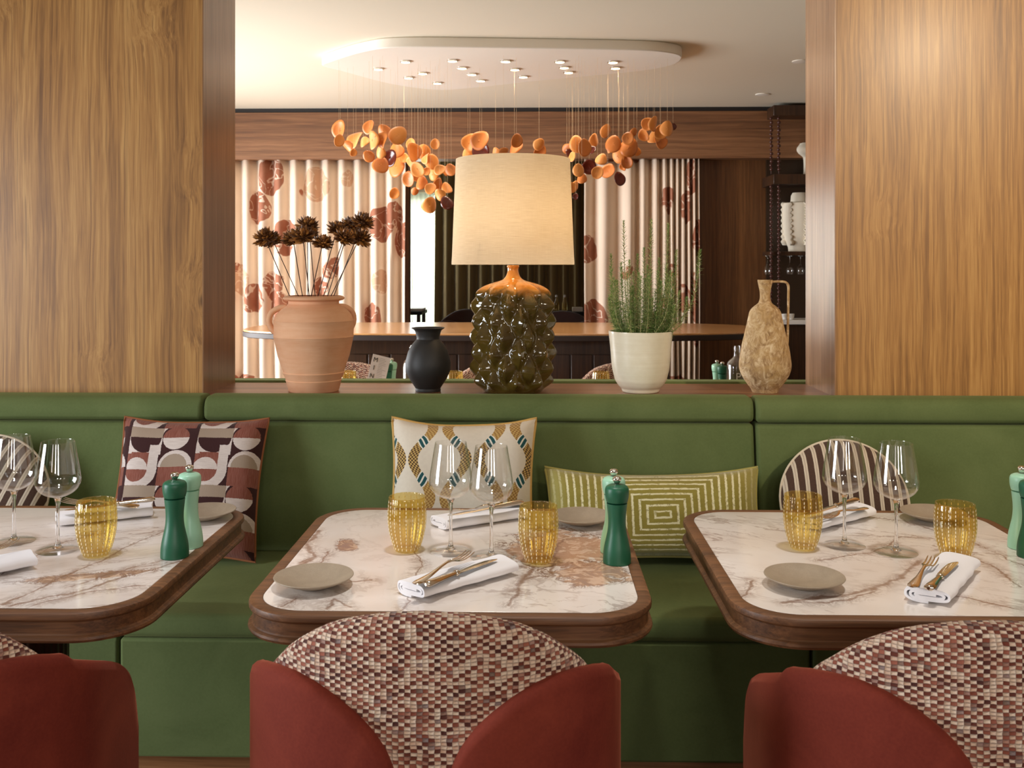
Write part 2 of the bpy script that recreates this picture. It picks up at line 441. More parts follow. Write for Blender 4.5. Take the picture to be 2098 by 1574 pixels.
# ================================================================== DINING TABLES
TZ = 0.75
Yf = at(640, 1251.4, Z=TZ).y; Yb = at(900, 1045.5, Z=TZ).y
TY = (Yf + Yb) / 2; HY = (Yb - Yf) / 2
xa = at(510, 1253, Z=TZ).x; xb = at(1318, 1256, Z=TZ).x
HX = (xb - xa) / 2; TXC = (xa + xb) / 2
TXR = at(1536, 1251, Z=TZ).x + HX; TXL = at(252, 1249, Z=TZ).x - HX
def tloc(tx, pts): return [((lambda p: (p.x - tx, p.y - TY))(at(px, py, Z=TZ))) for px, py in pts]
VC = [(tloc(TXC, p), w) for p, w in (([(658, 1088), (628, 1112), (640, 1140), (612, 1152)], .008), ([(640, 1140), (606, 1166), (575, 1182)], .009), ([(668, 1130), (650, 1152)], .004), ([(724, 1192), (762, 1190)], .006), ([(848, 1118), (856, 1160), (838, 1192), (832, 1240), (822, 1250)], .003), ([(668, 1250), (690, 1228), (718, 1246)], .006), ([(575, 1245), (606, 1226)], .0025), ([(1090, 1165), (1062, 1200), (1052, 1240)], .008), ([(1150, 1105), (1128, 1180), (1070, 1190)], .006))]
VR = [(tloc(TXR, p), w) for p, w in (([(1880, 1150), (1852, 1176), (1815, 1200), (1745, 1216), (1612, 1237)], .010), ([(1612, 1237), (1700, 1236), (1790, 1212)], .005), ([(1680, 1148), (1730, 1142), (1790, 1132), (1850, 1100), (1918, 1106)], .004), ([(1768, 1058), (1850, 1066), (1920, 1088)], .004), ([(1960, 1130), (2030, 1160), (2090, 1205)], .004), ([(1890, 1215), (1960, 1222), (2070, 1245)], .004), ([(1520, 1225), (1545, 1190)], .004), ([(1990, 1110), (2060, 1140), (2097, 1160)], .003))]
VL = [(tloc(TXL, p), w) for p, w in (([(10, 1240), (95, 1200), (190, 1152), (240, 1128), (350, 1082), (420, 1062)], .005), ([(20, 1241), (150, 1214), (240, 1190), (330, 1160), (365, 1150)], .007), ([(60, 1242), (180, 1212), (300, 1202)], .003), ([(0, 1178), (70, 1140), (110, 1120), (200, 1090)], .004), ([(150, 1200), (215, 1180), (330, 1148)], .004))]
marble('marble_centre', 3.1, 0.5, [(0.225, 0.03, 0.13, 0.17, 0.3, (176, 128, 92)), (0.29, -0.13, 0.10, 0.09, 0.2, (150, 112, 88)), (-0.27, 0.05, 0.025, 0.05, 0.3, (150, 110, 96))], 1.2, 0.5, VC)
marble('marble_left', 8.4, -0.35, [(0.20, -0.19, 0.13, 0.028, 0.35, (132, 96, 80))], 4.5, 0.6, VL)
marble('marble_right', 13.2, 0.55, [(0.13, -0.06, 0.028, 0.12, -0.7, (140, 112, 92))], 2.6, 0.6, VR)
def sweep_rr(mb, hx, hy, r, prof, n=12):
    rings = [rrect(hx + o_, hy + o_, r + o_, n) for o_, z in prof]; k = len(rings[0]); m = len(prof)
    vs = [(rings[i][j][0], rings[i][j][1], prof[i][1]) for j in range(k) for i in range(m)]
    fs = [(j * m + i, ((j + 1) % k) * m + i, ((j + 1) % k) * m + (i + 1) % m, j * m + (i + 1) % m) for j in range(k) for i in range(m)]
    mb.add(vs, fs)
def dining_table(x, y, mat, label, group='marble dining tables along the banquette', hx=None):
    hx = hx or HX
    t = thing('dining_table', label, 'table', (x, y, 0), 0, group)
    b = MB(); b.prism(rrect(hx - 0.0005, HY - 0.0005, 0.10, 12), TZ - 0.018, TZ); b.build('marble_top', mat, t, bevel=0.0012)
    b = MB(); sweep_rr(b, hx, HY, 0.10, [(o_, TZ + z) for o_, z in [(0, -0.02), (0, -0.0005), (0.002, 0.0005), (0.020, 0.0005), (0.0252, -0.002), (0.0268, -0.006), (0.0264, -0.013), (0.0245, -0.0155), (0.0215, -0.0165), (0.0195, -0.019), (0.0195, -0.041), (0.0215, -0.0435), (0.0245, -0.0445), (0.0275, -0.0465), (0.0285, -0.051), (0.026, -0.056), (0.02, -0.058), (0, -0.058)]])
    b.build('frame', 'walnut_table', t, ang=28)
    b = MB(); b.prism(rrect(hx + 0.002, HY + 0.002, 0.10, 8), TZ - 0.056, TZ - 0.0185); b.build('underboard', 'walnut_dark', t, smooth=False)
    b = MB(); b.lathe([(0, 0.03), (0.072, 0.03), (0.072, TZ - 0.056), (0, TZ - 0.056)], 72, rib=lambda a, z: 0.004 * abs(math.sin(12 * a))); b.build('pedestal', 'walnut_dark', t)
    b = MB(); b.lathe([(0, 0), (0.25, 0), (0.25, 0.018), (0.23, 0.03), (0, 0.03)], 48); b.build('base_plate', 'black_metal', t)
    return t
dining_table(TXC, TY, 'marble_centre', 'marble dining table in the middle, white top with a big tan patch')
dining_table(TXR, TY, 'marble_right', 'marble dining table on the right, beside the round striped cushion')
dining_table(TXL, TY, 'marble_left', 'marble dining table cut by the left edge, streaked with long brown veins')

# ================================================================== TUB CHAIRS
def path_U(a=0.326, bq=0.27, arm=0.155, off=0.0, n=160):
    pts = []; a -= off; bq -= off
    for k in range(10, 0, -1): pts.append((-a, arm * k / 10))
    for k in range(n + 1):
        t = PI + PI * k / n
        e = 2.35; cx = math.copysign(abs(math.cos(t)) ** (2 / e), math.cos(t)); sy = math.copysign(abs(math.sin(t)) ** (2 / e), math.sin(t))
        pts.append((a * cx, bq * sy))
    for k in range(1, 11): pts.append((a, arm * k / 10))
    return pts
def resample(pts, n):
    L = [0]
    for i in range(1, len(pts)): L.append(L[-1] + math.dist(pts[i], pts[i - 1]))
    out = []; j = 0
    for k in range(n):
        t = L[-1] * k / (n - 1)
        while j < len(L) - 2 and L[j + 1] < t: j += 1
        u = (t - L[j]) / max(1e-9, L[j + 1] - L[j])
        out.append((pts[j][0] + (pts[j + 1][0] - pts[j][0]) * u, pts[j][1] + (pts[j + 1][1] - pts[j][1]) * u, t - L[-1] / 2))
    return out
def lerp_tab(tab, x):
    if x <= tab[0][0]: return tab[0][1]
    for (x0, y0), (x1, y1) in zip(tab, tab[1:]):
        if x <= x1:
            t = (x - x0) / (x1 - x0); t = t * t * (3 - 2 * t) if False else t
            return y0 + (y1 - y0) * t
    return tab[-1][1]
def shell(mb, outer, tops, bot, th, uv=False, close=True, lean=0.0):
    """thick upright wall along OUTER (x, y, arc) whose top height is tops[i]"""
    rows = []; n = len(outer)
    for i in range(n):
        p0 = outer[max(0, i - 1)]; p1 = outer[min(n - 1, i + 1)]
        tx, ty = p1[0] - p0[0], p1[1] - p0[1]; l = math.hypot(tx, ty) or 1; nx, ny = -ty / l, tx / l   # inward
        x, y, s = outer[i]; t = tops[i]; row = []
        for (o_, z) in [(0, bot), (0, bot + (t - bot) * 0.35), (0, bot + (t - bot) * 0.7), (0, t - th * 0.55), (th * 0.10, t - th * 0.2), (th * 0.32, t - th * 0.03), (th * 0.6, t), (th * 0.85, t - th * 0.12), (th, t - th * 0.45), (th, bot + (t - bot) * 0.5), (th, bot)]:
            k = lean * max(0, z - 0.45)
            row.append((x + nx * o_ - nx * k, y + ny * o_ - ny * k, z))
        rows.append(row)
    m = len(rows[0]); b = mb.grid([r for r in rows], closed=True)
    for r, rv in ((0, False), (n - 1, True)):
        ring = [b + r * m + k for k in range(m)]; mb.f.append(tuple(ring if not rv else reversed(ring))); mb.mi.append(0)
    if uv:
        for i in range(n):
            acc = 0; prev = rows[i][0]
            for k in range(m):
                acc += math.dist(prev, rows[i][k]); prev = rows[i][k]; mb.uv[b + i * m + k] = (outer[i][2], acc)
    return b
def tub_chair(loc, rot, label, group):
    t = thing('tub_chair', label, 'chair', loc, rot, group)
    P = resample(path_U(), 221)
    lobe = [(0.018, 0.47), (0.026, 0.55), (0.036, 0.61), (0.05, 0.648), (0.075, 0.683), (0.10, 0.706), (0.13, 0.727), (0.165, 0.744), (0.20, 0.753), (0.235, 0.752), (0.262, 0.744), (0.283, 0.730), (0.2945, 0.716)]
    arm = [(-0.1, 0.716), (-0.02, 0.684), (0.045, 0.657), (0.09, 0.634), (0.12, 0.608), (0.14, 0.575), (0.155, 0.50)]
    for sgn in (-1, 1):
        ou = [p for p in P if p[0] * sgn >= 0.018 or False]
        tops = [lerp_tab(lobe, abs(p[0]) / 1.094) if p[1] < -0.1 else lerp_tab(arm, p[1]) for p in ou]
        # blend where lobe meets arm
        for _ in range(3): tops = [tops[0]] + [(tops[i - 1] + 2 * tops[i] + tops[i + 1]) / 4 for i in range(1, len(tops) - 1)] + [tops[-1]]
        b = MB(); shell(b, ou, tops, 0.30, 0.034); b.build('side_wrap', 'burgundy_velvet', t, ang=60)
    Q = resample(path_U(off=0.020, arm=0.10), 161)
    arch = [(0, 0.856), (0.06, 0.852), (0.11, 0.842), (0.15, 0.829), (0.19, 0.806), (0.22, 0.780), (0.245, 0.750), (0.262, 0.715), (0.278, 0.66)]
    tops = [lerp_tab(arch, abs(p[0]) / 1.094) if p[1] < 0 else 0.62 for p in Q]
    for _ in range(4): tops = [tops[0]] + [(tops[i - 1] + 2 * tops[i] + tops[i + 1]) / 4 for i in range(1, len(tops) - 1)] + [tops[-1]]
    b = MB(); shell(b, Q, tops, 0.32, 0.055, uv=True); b.build('backrest', 'tweed', t, ang=70)
    b = MB(); b.prism([(x * 0.93, y * 0.93) for x, y in rrect(0.235, 0.225, 0.10, 8, 0, 0.0)], 0.36, 0.46)
    b.build('seat', 'burgundy_velvet', t, bevel=0.02, seg=3)
    b = MB(); b.prism(rrect(0.25, 0.22, 0.1, 6, 0, 0), 0.29, 0.345); b.build('seat_frame', 'walnut_dark', t)
    for sx in (-1, 1):
        for sy in (-1, 1):
            b = MB(); b.tube([(sx * 0.17, sy * 0.15, 0.30), (sx * 0.215, sy * 0.19, 0.0)], [0.02, 0.012], 12); b.build('leg', 'walnut_dark', t)
    return t
CY = 1.755
GC = 'burgundy tub chairs in front of the marble tables'
ch = tub_chair((at(898, 1400, Y=CY).x, CY, 0), 0.0, 'burgundy tub chair with tweed back, in front of the middle table', GC)
dup(ch, (TXR - 0.052, CY - 0.02, 0), -0.04, 'burgundy tub chair with tweed back, cut by the right edge', GC)
dup(ch, (TXL + 0.038, CY + 0.01, 0), 0.03, 'burgundy tub chair in shadow at the bottom left corner', GC)

# ================================================================== CUSHIONS
def uvmat(key, rough=0.9):
    m = Mat(key, rough=rough, Sheen_Weight=0.15); u, v, _ = m.sep(m.tc('UV')); return m, u, v
# geometric arches
m, u, v = uvmat('cushion_geometric')
wv = m.noise(m.map(m.tc('UV'), (1, 30, 1)), 14, 2, 0.6); wv2 = m.noise(m.map(m.tc('UV'), (60, 2, 1)), 6, 2, 0.6)
u = u + (m.noise(m.tc('UV'), 90, 1) - 0.5) * 0.008; v = v + (m.noise(m.vadd(m.tc('UV'), (3, 3, 0)), 90, 1) - 0.5) * 0.008
PXW = 675.0; s = ((u * 1420.0 - 118.0) / PXW).frac() * PXW; t_ = (((1.0 - v) * 1370.0 - 105.0) / 590.0 + 1.0).frac() * 590.0
DK = C(54, 12, 12); WH = C(214, 202, 196); TP = C(166, 146, 128)
BR = m.mix(wv2.step(0.35, 0.65), C(128, 66, 50), C(150, 94, 80)); WHT = m.mix(wv.step(0.3, 0.7), C(206, 190, 184), C(228, 216, 210))
def circ(cx, cy, r): return (((s - cx) * (s - cx) + (t_ - cy) * (t_ - cy)).sqrt()) < r
def box_(x0, x1, y0, y1): return (s > x0) * (s < x1) * (t_ > y0) * (t_ < y1)
col = m.mix(0.0, DK, DK)
col = m.mix(box_(0, 335, 0, 112), col, TP); col = m.mix(box_(335, 400, -5, 60), col, WHT)
col = m.mix(box_(0, 335, 112, 290), col, WHT); col = m.mix(box_(40, 222, 270, 330), col, BR)
col = m.mix(circ(165, 112, 160) * (t_ > 112), col, DK)
col = m.mix(box_(0, 222, 285, 440), col, BR)
col = m.mix(box_(222, 318, 190, 440), col, WHT)
col = m.mix(circ(128, 440, 190) * (t_ > 439) * (s < 320), col, WHT)
col = m.mix(circ(106, 440, 118), col, m.mix(t_ > 440, WHT, BR))
cb = circ(468, 112, 128); col = m.mix(circ(480, 100, 150) * (s > 335), col, DK); col = m.mix(cb, col, m.mix(t_ > 112, BR, WHT))
col = m.mix(circ(490, 412, 165) * (t_ < 412), col, WHT); col = m.mix(circ(478, 412, 128) * (t_ < 412), col, TP)
col = m.mix(box_(330, 640, 412, 590), col, BR)
m.set('Base Color', col); m.bump(wv2, 0.2, 0.002); M['cushion_geometric'] = m.m
# cream with gold snake bands
m, u, v = uvmat('cushion_cream')
PX_, PY_ = 870.0, 1000.0
X_ = u * 1890.0; Y_ = (1.0 - v) * 1900.0 - 100.0
ph = (Y_ / PY_).frac()
wav = (1.0 - (ph * 2 * PI).f('COSINE')) * 128.0 + 95.0
xr = ((X_ - 655.0 + PX_ / 2) / PX_).frac() * PX_ - PX_ / 2
d = (xr.abs() - wav)
band = 1.0 - d.abs().step(66, 72)
chk = ((d / 24.0).floor() + (Y_ / 24.0).floor()).f('MODULO', 2.0).abs()
gold = m.mix(chk, C(206, 172, 104), m.mix((ph - 0.5).abs().step(0.12, 0.34), C(84, 56, 26), C(160, 116, 58)))
sl = Y_ + d * 0.8 * (ph * 2 * PI).sin()
p2 = (sl / PY_).frac()
t1 = (p2 - 0.235).abs(); t2 = (p2 - 0.765).abs(); tt = t1.mn(t2)
tzone = 1.0 - tt.step(0.062, 0.066)
teal = (tt.step(0.008, 0.012)) * (1.0 - tt.step(0.046, 0.050))
band2 = 1.0 - d.abs().step(76, 82)
col = m.mix(m.noise(m.tc('UV'), 40, 3), C(238, 228, 210), C(226, 214, 196))
col = m.mix(band, col, gold); col = m.mix(tzone * band2, col, C(238, 234, 220)); col = m.mix(teal * tzone * band2, col, C(28, 84, 88))
m.set('Base Color', col); M['cushion_cream'] = m.m
# olive lumbar with concentric rectangles
m, u, v = uvmat('cushion_olive')
wob = m.noise(m.tc('UV'), 30, 3, 0.6)
ax = (u - 0.53).abs() * 0.67 + (wob - 0.5) * 0.006; ay = (v - 0.47).abs() * 0.30 + (wob - 0.5) * 0.006
dd = (ax - 0.012).mx(ay * 1.25)
fr_ = (dd / 0.0225).frac(); ln = 1.0 - (fr_ - 0.5).abs().step(0.11, 0.2)
brk = m.noise(m.map(m.tc('UV'), (9, 4, 1)), 5, 4, 0.7).step(0.36, 0.5)
pile = m.noise(m.tc('UV'), 160, 2, 0.7)
col = m.mix(m.noise(m.tc('UV'), 6, 4, 0.6), C(146, 132, 44), C(192, 176, 84))
col = m.mix(pile * 0.4, col, C(96, 92, 28))
edge_ = (u - 0.5).abs().step(0.40, 0.46).mx((v - 0.5).abs().step(0.40, 0.47))
col = m.mix((ln * (0.3 + brk * 0.8) * (1.0 - edge_ * 0.6)).clamp(), col, C(250, 243, 200))
col = m.mix(edge_ * 0.35, col, C(186, 178, 110))
m.set('Base Color', col); m.bump(pile * 0.6 + ln * -0.5, 0.5, 0.004); m.set('Sheen Weight', 0.4); M['cushion_olive'] = m.m
# round, striped
m, u, v = uvmat('cushion_stripe')
f_ = (u * 12.6 + (m.noise(m.tc('UV'), 25, 2) - 0.5) * 0.05).frac()
st_ = 1.0 - (f_ - 0.5).abs().step(0.18, 0.21); mid = 1.0 - (f_ - 0.5).abs().step(0.02, 0.05)
col = m.mix(m.noise(m.tc('UV'), 80, 2), C(66, 44, 34), C(88, 62, 48))
col = m.mix(st_, col, C(216, 202, 182)); col = m.mix(mid * 0.6, col, C(150, 124, 104))
m.set('Base Color', col); m.bump(st_, 0.3, 0.003); M['cushion_stripe'] = m.m

def pillow(name, w, h, thick, mat, pipmat, label, loc, rot, pinch=(0.05, 0.06), group=None, rnd=None, pip_r=0.004, plab=None):
    t = thing(name, label, 'cushion', loc, rot, group); b = MB(); N = 28
    if not rnd:
        def P(uu, vv, side):
            x = uu * w / 2 * (1 - pinch[0] * (1 - vv * vv) * abs(uu) ** 1.5); z = vv * h / 2 * (1 - pinch[1] * (1 - uu * uu) * abs(vv) ** 1.5)
            z += 0.012 * h * math.sin(5 * uu + vv) * 0.3
            p = max(0, (1 - uu ** 4)) ** 0.5 * max(0, (1 - vv ** 4)) ** 0.5
            return (x, -side * thick / 2 * p * (1 + 0.05 * math.sin(7 * uu + 3 * vv)), z + h / 2)
        for side in (1, -1):
            rows = [[P(-1 + 2 * j / N, -1 + 2 * i / N, side) for j in range(N + 1)] for i in range(N + 1)]
            if side < 0: rows = [list(reversed(r)) for r in rows]
            base = b.grid(rows)
            for i in range(N + 1):
                for j in range(N + 1):
                    jj = j if side > 0 else N - j; b.uv[base + i * (N + 1) + j] = (jj / N, i / N)
        ring = [P(-1 + 2 * k / N, -1, 1) for k in range(N)] + [P(1, -1 + 2 * k / N, 1) for k in range(N)] + [P(1 - 2 * k / N, 1, 1) for k in range(N)] + [P(-1, 1 - 2 * k / N, 1) for k in range(N + 1)]
    else:
        def Pr(r, a, side):
            p = max(0, 1 - r ** 3.2) ** 0.6; return (r * w / 2 * math.cos(a), -side * thick / 2 * p, r * h / 2 * math.sin(a) + h / 2)
        for side in (1, -1):
            rows = [[Pr(i / 14, side * 2 * PI * k / 64, side) for k in range(65)] for i in range(15)]
            base = b.grid([list(reversed(r)) for r in rows])
            for i, r in enumerate(rows):
                for k, p in enumerate(reversed(r)): b.uv[base + i * 65 + k] = (p[0] / w + 0.5, p[2] / h)
        ring = [Pr(1, 2 * PI * k / 72, 1) for k in range(73)]
    me = b.build('cover', mat, t, ang=80)
    q = MB(); q.tube(ring, pip_r, 8, cap=False); q.build('piping', pipmat, t)
    return t
SEAT = 0.4685
def lean(py_top, Ybot, Ytop, Z0=SEAT):
    ztop = CAM_H + (HORIZON - py_top) * Ytop / FPX; return math.atan2(Ytop - Ybot, ztop - Z0), math.hypot(Ytop - Ybot, ztop - Z0)
a_, h_ = lean(868, 3.035, 3.205); x0 = at(382, 1000, Y=3.10).x
pillow('cushion', 0.475, h_ + 0.012, 0.13, 'cushion_geometric', 'rust_piping', 'square cushion with brown and white arches, leaning behind the left table', (x0, 3.035, SEAT + 0.004), (-a_, 0.012, 0.05), (0.06, 0.085))
a_, h_ = lean(864, 3.035, 3.20); x0 = at(946, 1000, Y=3.10).x
pillow('cushion', 0.475, h_ + 0.012, 0.14, 'cushion_cream', 'gold_piping', 'square cream cushion with gold checked bands, leaning behind the middle table', (x0, 3.035, SEAT), (-a_, 0.0, 0.0), (0.08, 0.125), pip_r=0.005)
a_, h_ = lean(964, 3.03, 3.15); x0 = at(1340, 1060, Y=3.09).x
pillow('cushion', 0.685, h_ + 0.012, 0.15, 'cushion_olive', 'cushion_olive', 'long olive cushion with a concentric rectangle pattern', (x0, 3.035, SEAT), (-a_, -0.006, 0.0), (0.05, 0.20))
GR = 'round striped cushions'
a_, h_ = lean(902, 3.05, 3.175); x0 = at(1732, 1000, Y=3.11).x
rc = pillow('cushion', 0.405, h_ + 0.004, 0.10, 'cushion_stripe', 'cream_piping', 'round striped cushion leaning behind the right table', (x0, 3.055, SEAT), (-a_, 0, 0), group=GR, rnd=True)
dup(rc, (at(-36, 1000, Y=3.11).x - 0.06, 3.05, SEAT + 0.016), (-a_, 0.35, 0), 'round striped cushion at the left edge, seen through the wine glasses', GR)
# ================================================================== TABLEWARE
def on(px, py, z=TZ): p = at(px, py, Z=z); return (p.x, p.y, z + 0.0006)

def wine_glass(loc, label, group, s=1.035, rot=0):
    t = thing('wine_glass', label, 'wine glass', loc, rot, group, scale=(s, s, s))
    o = [(0.0045, 0.116), (0.010, 0.1175), (0.020, 0.1205), (0.031, 0.126), (0.0405, 0.1345), (0.0462, 0.145), (0.0476, 0.153), (0.0468, 0.163), (0.0440, 0.183), (0.0400, 0.207), (0.0360, 0.231), (0.0345, 0.240)]
    o = prof_smooth(o, 4); inn = [(max(0, r - 0.0011), z + (0.0014 if z < 0.135 else 0)) for r, z in o][::-1]
    b = MB(); b.lathe([(0, 0.1155)] + o + [(0.0339, 0.2405)] + inn[1:] + [(0, 0.1172)], 56); b.build('bowl', 'clear_glass', t, ang=80)
    b = MB(); b.lathe(prof_smooth([(0.0115, 0.006), (0.0068, 0.011), (0.0046, 0.02), (0.0036, 0.04), (0.0034, 0.07), (0.0040, 0.095), (0.0058, 0.108), (0.0092, 0.1162)], 5), 24); b.build('stem', 'stem_glass', t, ang=80)
    b = MB(); b.lathe([(0, 0.0), (0.0445, 0.0), (0.0455, 0.0009), (0.044, 0.0018), (0.030, 0.003), (0.0115, 0.006), (0, 0.006)], 56); b.build('foot', 'clear_glass', t, ang=60)
    return t
GW = 'empty wine glasses on the marble tables'
wg = wine_glass(on(923.5, 1131), 'wine glass on the middle table, left of its pair', GW)
dup(wg, on(1006.7, 1143), 0.3, 'wine glass on the middle table, right of its pair, behind the fork', GW)
dup(wg, on(1730, 1119), 0.1, 'wine glass on the right table, left of its pair, before the round striped cushion', GW)
dup(wg, on(1836, 1133), 0.5, 'wine glass on the right table beside the amber tumbler, right of its pair', GW)
dup(wg, on(28.6, 1111), 0.2, 'wine glass at the left edge of the photo, behind the fork', GW)
dup(wg, on(118.7, 1128), 0.7, 'wine glass on the left table beside the amber tumbler', GW)

def tumbler(loc, label, group, rot=0, s=1.0):
    t = thing('tumbler', label, 'tumbler', loc, rot, group, scale=(s, s, s))
    pr = prof_smooth([(0.0235, 0.0), (0.0275, 0.004), (0.0345, 0.022), (0.0405, 0.046), (0.0436, 0.072), (0.0432, 0.098), (0.0408, 0.124)], 6)
    rib = lambda a, z: 0.0007 * math.cos(19 * a)
    inn = [(max(0.002, r - 0.0022), max(z, 0.010)) for r, z in pr][::-1]
    b = MB(); b.lathe([(0, 0.001)] + pr + [(0.0397, 0.1246)] + [q for q in inn if q[1] > 0.0105] + [(0.026, 0.011), (0, 0.011)], 132, rib=rib)
    b.build('glass_body', 'amber_glass', t, ang=70)
    b = MB(); fine = prof_smooth([(0.0235, 0.0), (0.0275, 0.004), (0.0345, 0.022), (0.0405, 0.046), (0.0436, 0.072), (0.0432, 0.098), (0.0408, 0.124)], 30)
    def rad(z):
        for (r0, z0), (r1, z1) in zip(fine, fine[1:]):
            if z0 <= z <= z1: return r0 + (r1 - r0) * (z - z0) / max(1e-9, z1 - z0)
        return 0.0408
    for k in range(19):
        a = 2 * PI * (k + 0.5) / 19
        for q in range(13):
            z = 0.009 + q * 0.0087; r = rad(z); ca, sa = math.cos(a), math.sin(a); hw, hh, dp = 0.00095, 0.0033, 0.0010
            c = Vector((r * ca, r * sa, z)); ta = Vector((-sa, ca, 0)); nn = Vector((ca, sa, 0))
            ring = [c + ta * hw * math.cos(w) + Vector((0, 0, hh)) * math.sin(w) for w in [PI / 3 * i for i in range(6)]]
            b.add(ring + [c + nn * dp, c - nn * 0.0004], [(i, (i + 1) % 6, 6) for i in range(6)] + [((i + 1) % 6, i, 7) for i in range(6)])
    b.build('bead_rows', 'white_dot', t, ang=80)
    return t
GT = 'amber ribbed tumblers with white bead rows'
tb = tumbler(on(834, 1129), 'amber tumbler on the middle table, left of the wine glasses', GT)
dup(tb, on(1103, 1152), 0.13, 'amber tumbler on the middle table beside the tan patch and the pepper mill', GT)
dup(tb, on(1645, 1125), 0.05, 'amber tumbler on the right table, left of the wine glasses', GT)
dup(tb, on(1957, 1147), 0.2, 'amber tumbler on the right table behind the fork', GT)
dup(tb, on(197, 1139), 0.09, 'amber tumbler on the left table', GT)

def mill(loc, label, group, mat, rot=0, s=1.0):
    t = thing('pepper_mill', label, 'pepper mill', loc, rot, group, scale=(s, s, s))
    b = MB(); b.lathe([(0, 0), (0.030, 0)] + prof_smooth([(0.0306, 0.001), (0.0304, 0.016), (0.0286, 0.032), (0.0248, 0.050), (0.0210, 0.068), (0.0194, 0.085), (0.0197, 0.102), (0.0212, 0.117), (0.0226, 0.130)], 6) + [(0.0205, 0.1305), (0, 0.1305)], 48)
    b.build('mill_body', mat, t, ang=50)
    b = MB(); b.lathe([(0, 0.1325), (0.0205, 0.1325), (0.0232, 0.1335)] + prof_smooth([(0.0236, 0.135), (0.0252, 0.142), (0.0262, 0.150), (0.0262, 0.159), (0.0240, 0.1655), (0.018, 0.1695), (0.009, 0.1715)], 5) + [(0, 0.172)], 48)
    b.build('mill_head', mat, t, ang=50)
    b = MB(); b.lathe([(0, 0.1718), (0.005, 0.1718), (0.0055, 0.174)] + prof_smooth([(0.0075, 0.1765), (0.0096, 0.181), (0.0092, 0.185), (0.006, 0.188)], 4) + [(0, 0.1885)], 24)
    b.build('mill_knob', 'chrome', t, ang=60)
    return t
GM = 'dark green pepper mills'; GS2 = 'mint green salt mills'
md = mill(on(1264, 1153), 'dark green pepper mill on the middle table', GM, 'mill_dark_green')
dup(md, on(358, 1141), 0.4, 'dark green pepper mill on the left table', GM)
dup(md, on(2114, 1141), 0.2, 'dark green pepper mill cut by the right edge of the photo', GM)
mm_ = mill(on(1257.5, 1131), 'mint green salt mill on the middle table, behind the dark one', GS2, 'mill_mint')
mm_.name = 'salt_mill'
for q in (dup(mm_, on(388, 1120), 0.4, 'mint green salt mill on the left table, behind the dark one', GS2),
          dup(mm_, on(2094, 1123), 0.2, 'mint green salt mill at the right edge of the photo', GS2)): q.name = 'salt_mill'

m = Mat('plate_stone', rough=0.5); o = m.tc(); n1 = m.noise(o, 30, 4, 0.6); sp = m.voronoi(o, 420)
m.set('Base Color', m.mix((1.0 - sp.step(0.05, 0.3)) * 0.5, m.mix(n1, C(142, 128, 110), C(176, 160, 140)), C(92, 76, 62))); M['plate_stone'] = m.m
def plate(loc, label, group, rot=0, r=0.08):
    k = r / 0.08; b = MB()
    b.lathe([(0, 0.0), (0.034 * k, 0.0), (0.037 * k, 0.002), (0.058 * k, 0.010), (0.0785 * k, 0.0195), (0.0802 * k, 0.0212), (0.0795 * k, 0.0225), (0.076 * k, 0.0222), (0.058 * k, 0.0145), (0.040 * k, 0.0085), (0.022 * k, 0.0066), (0, 0.0062)], 72)
    o = b.build('side_plate', 'plate_stone', None, ang=60); o.location = loc; o.rotation_euler = (0, 0, rot)
    return tag(o, label, 'plate', group)
GP = 'stone grey side plates'
plate(on(643, 1201), 'grey side plate at the near left of the middle table', GP)
plate(on(1191, 1073), 'grey side plate at the far right of the middle table, behind the mills', GP)
plate(on(1648, 1201), 'grey side plate at the near left of the right table', GP)
plate(on(1912, 1066), 'grey side plate on the right table, half hidden by the amber tumbler', GP)
plate(on(418, 1063), 'grey side plate on the left table, half hidden by the mills', GP)

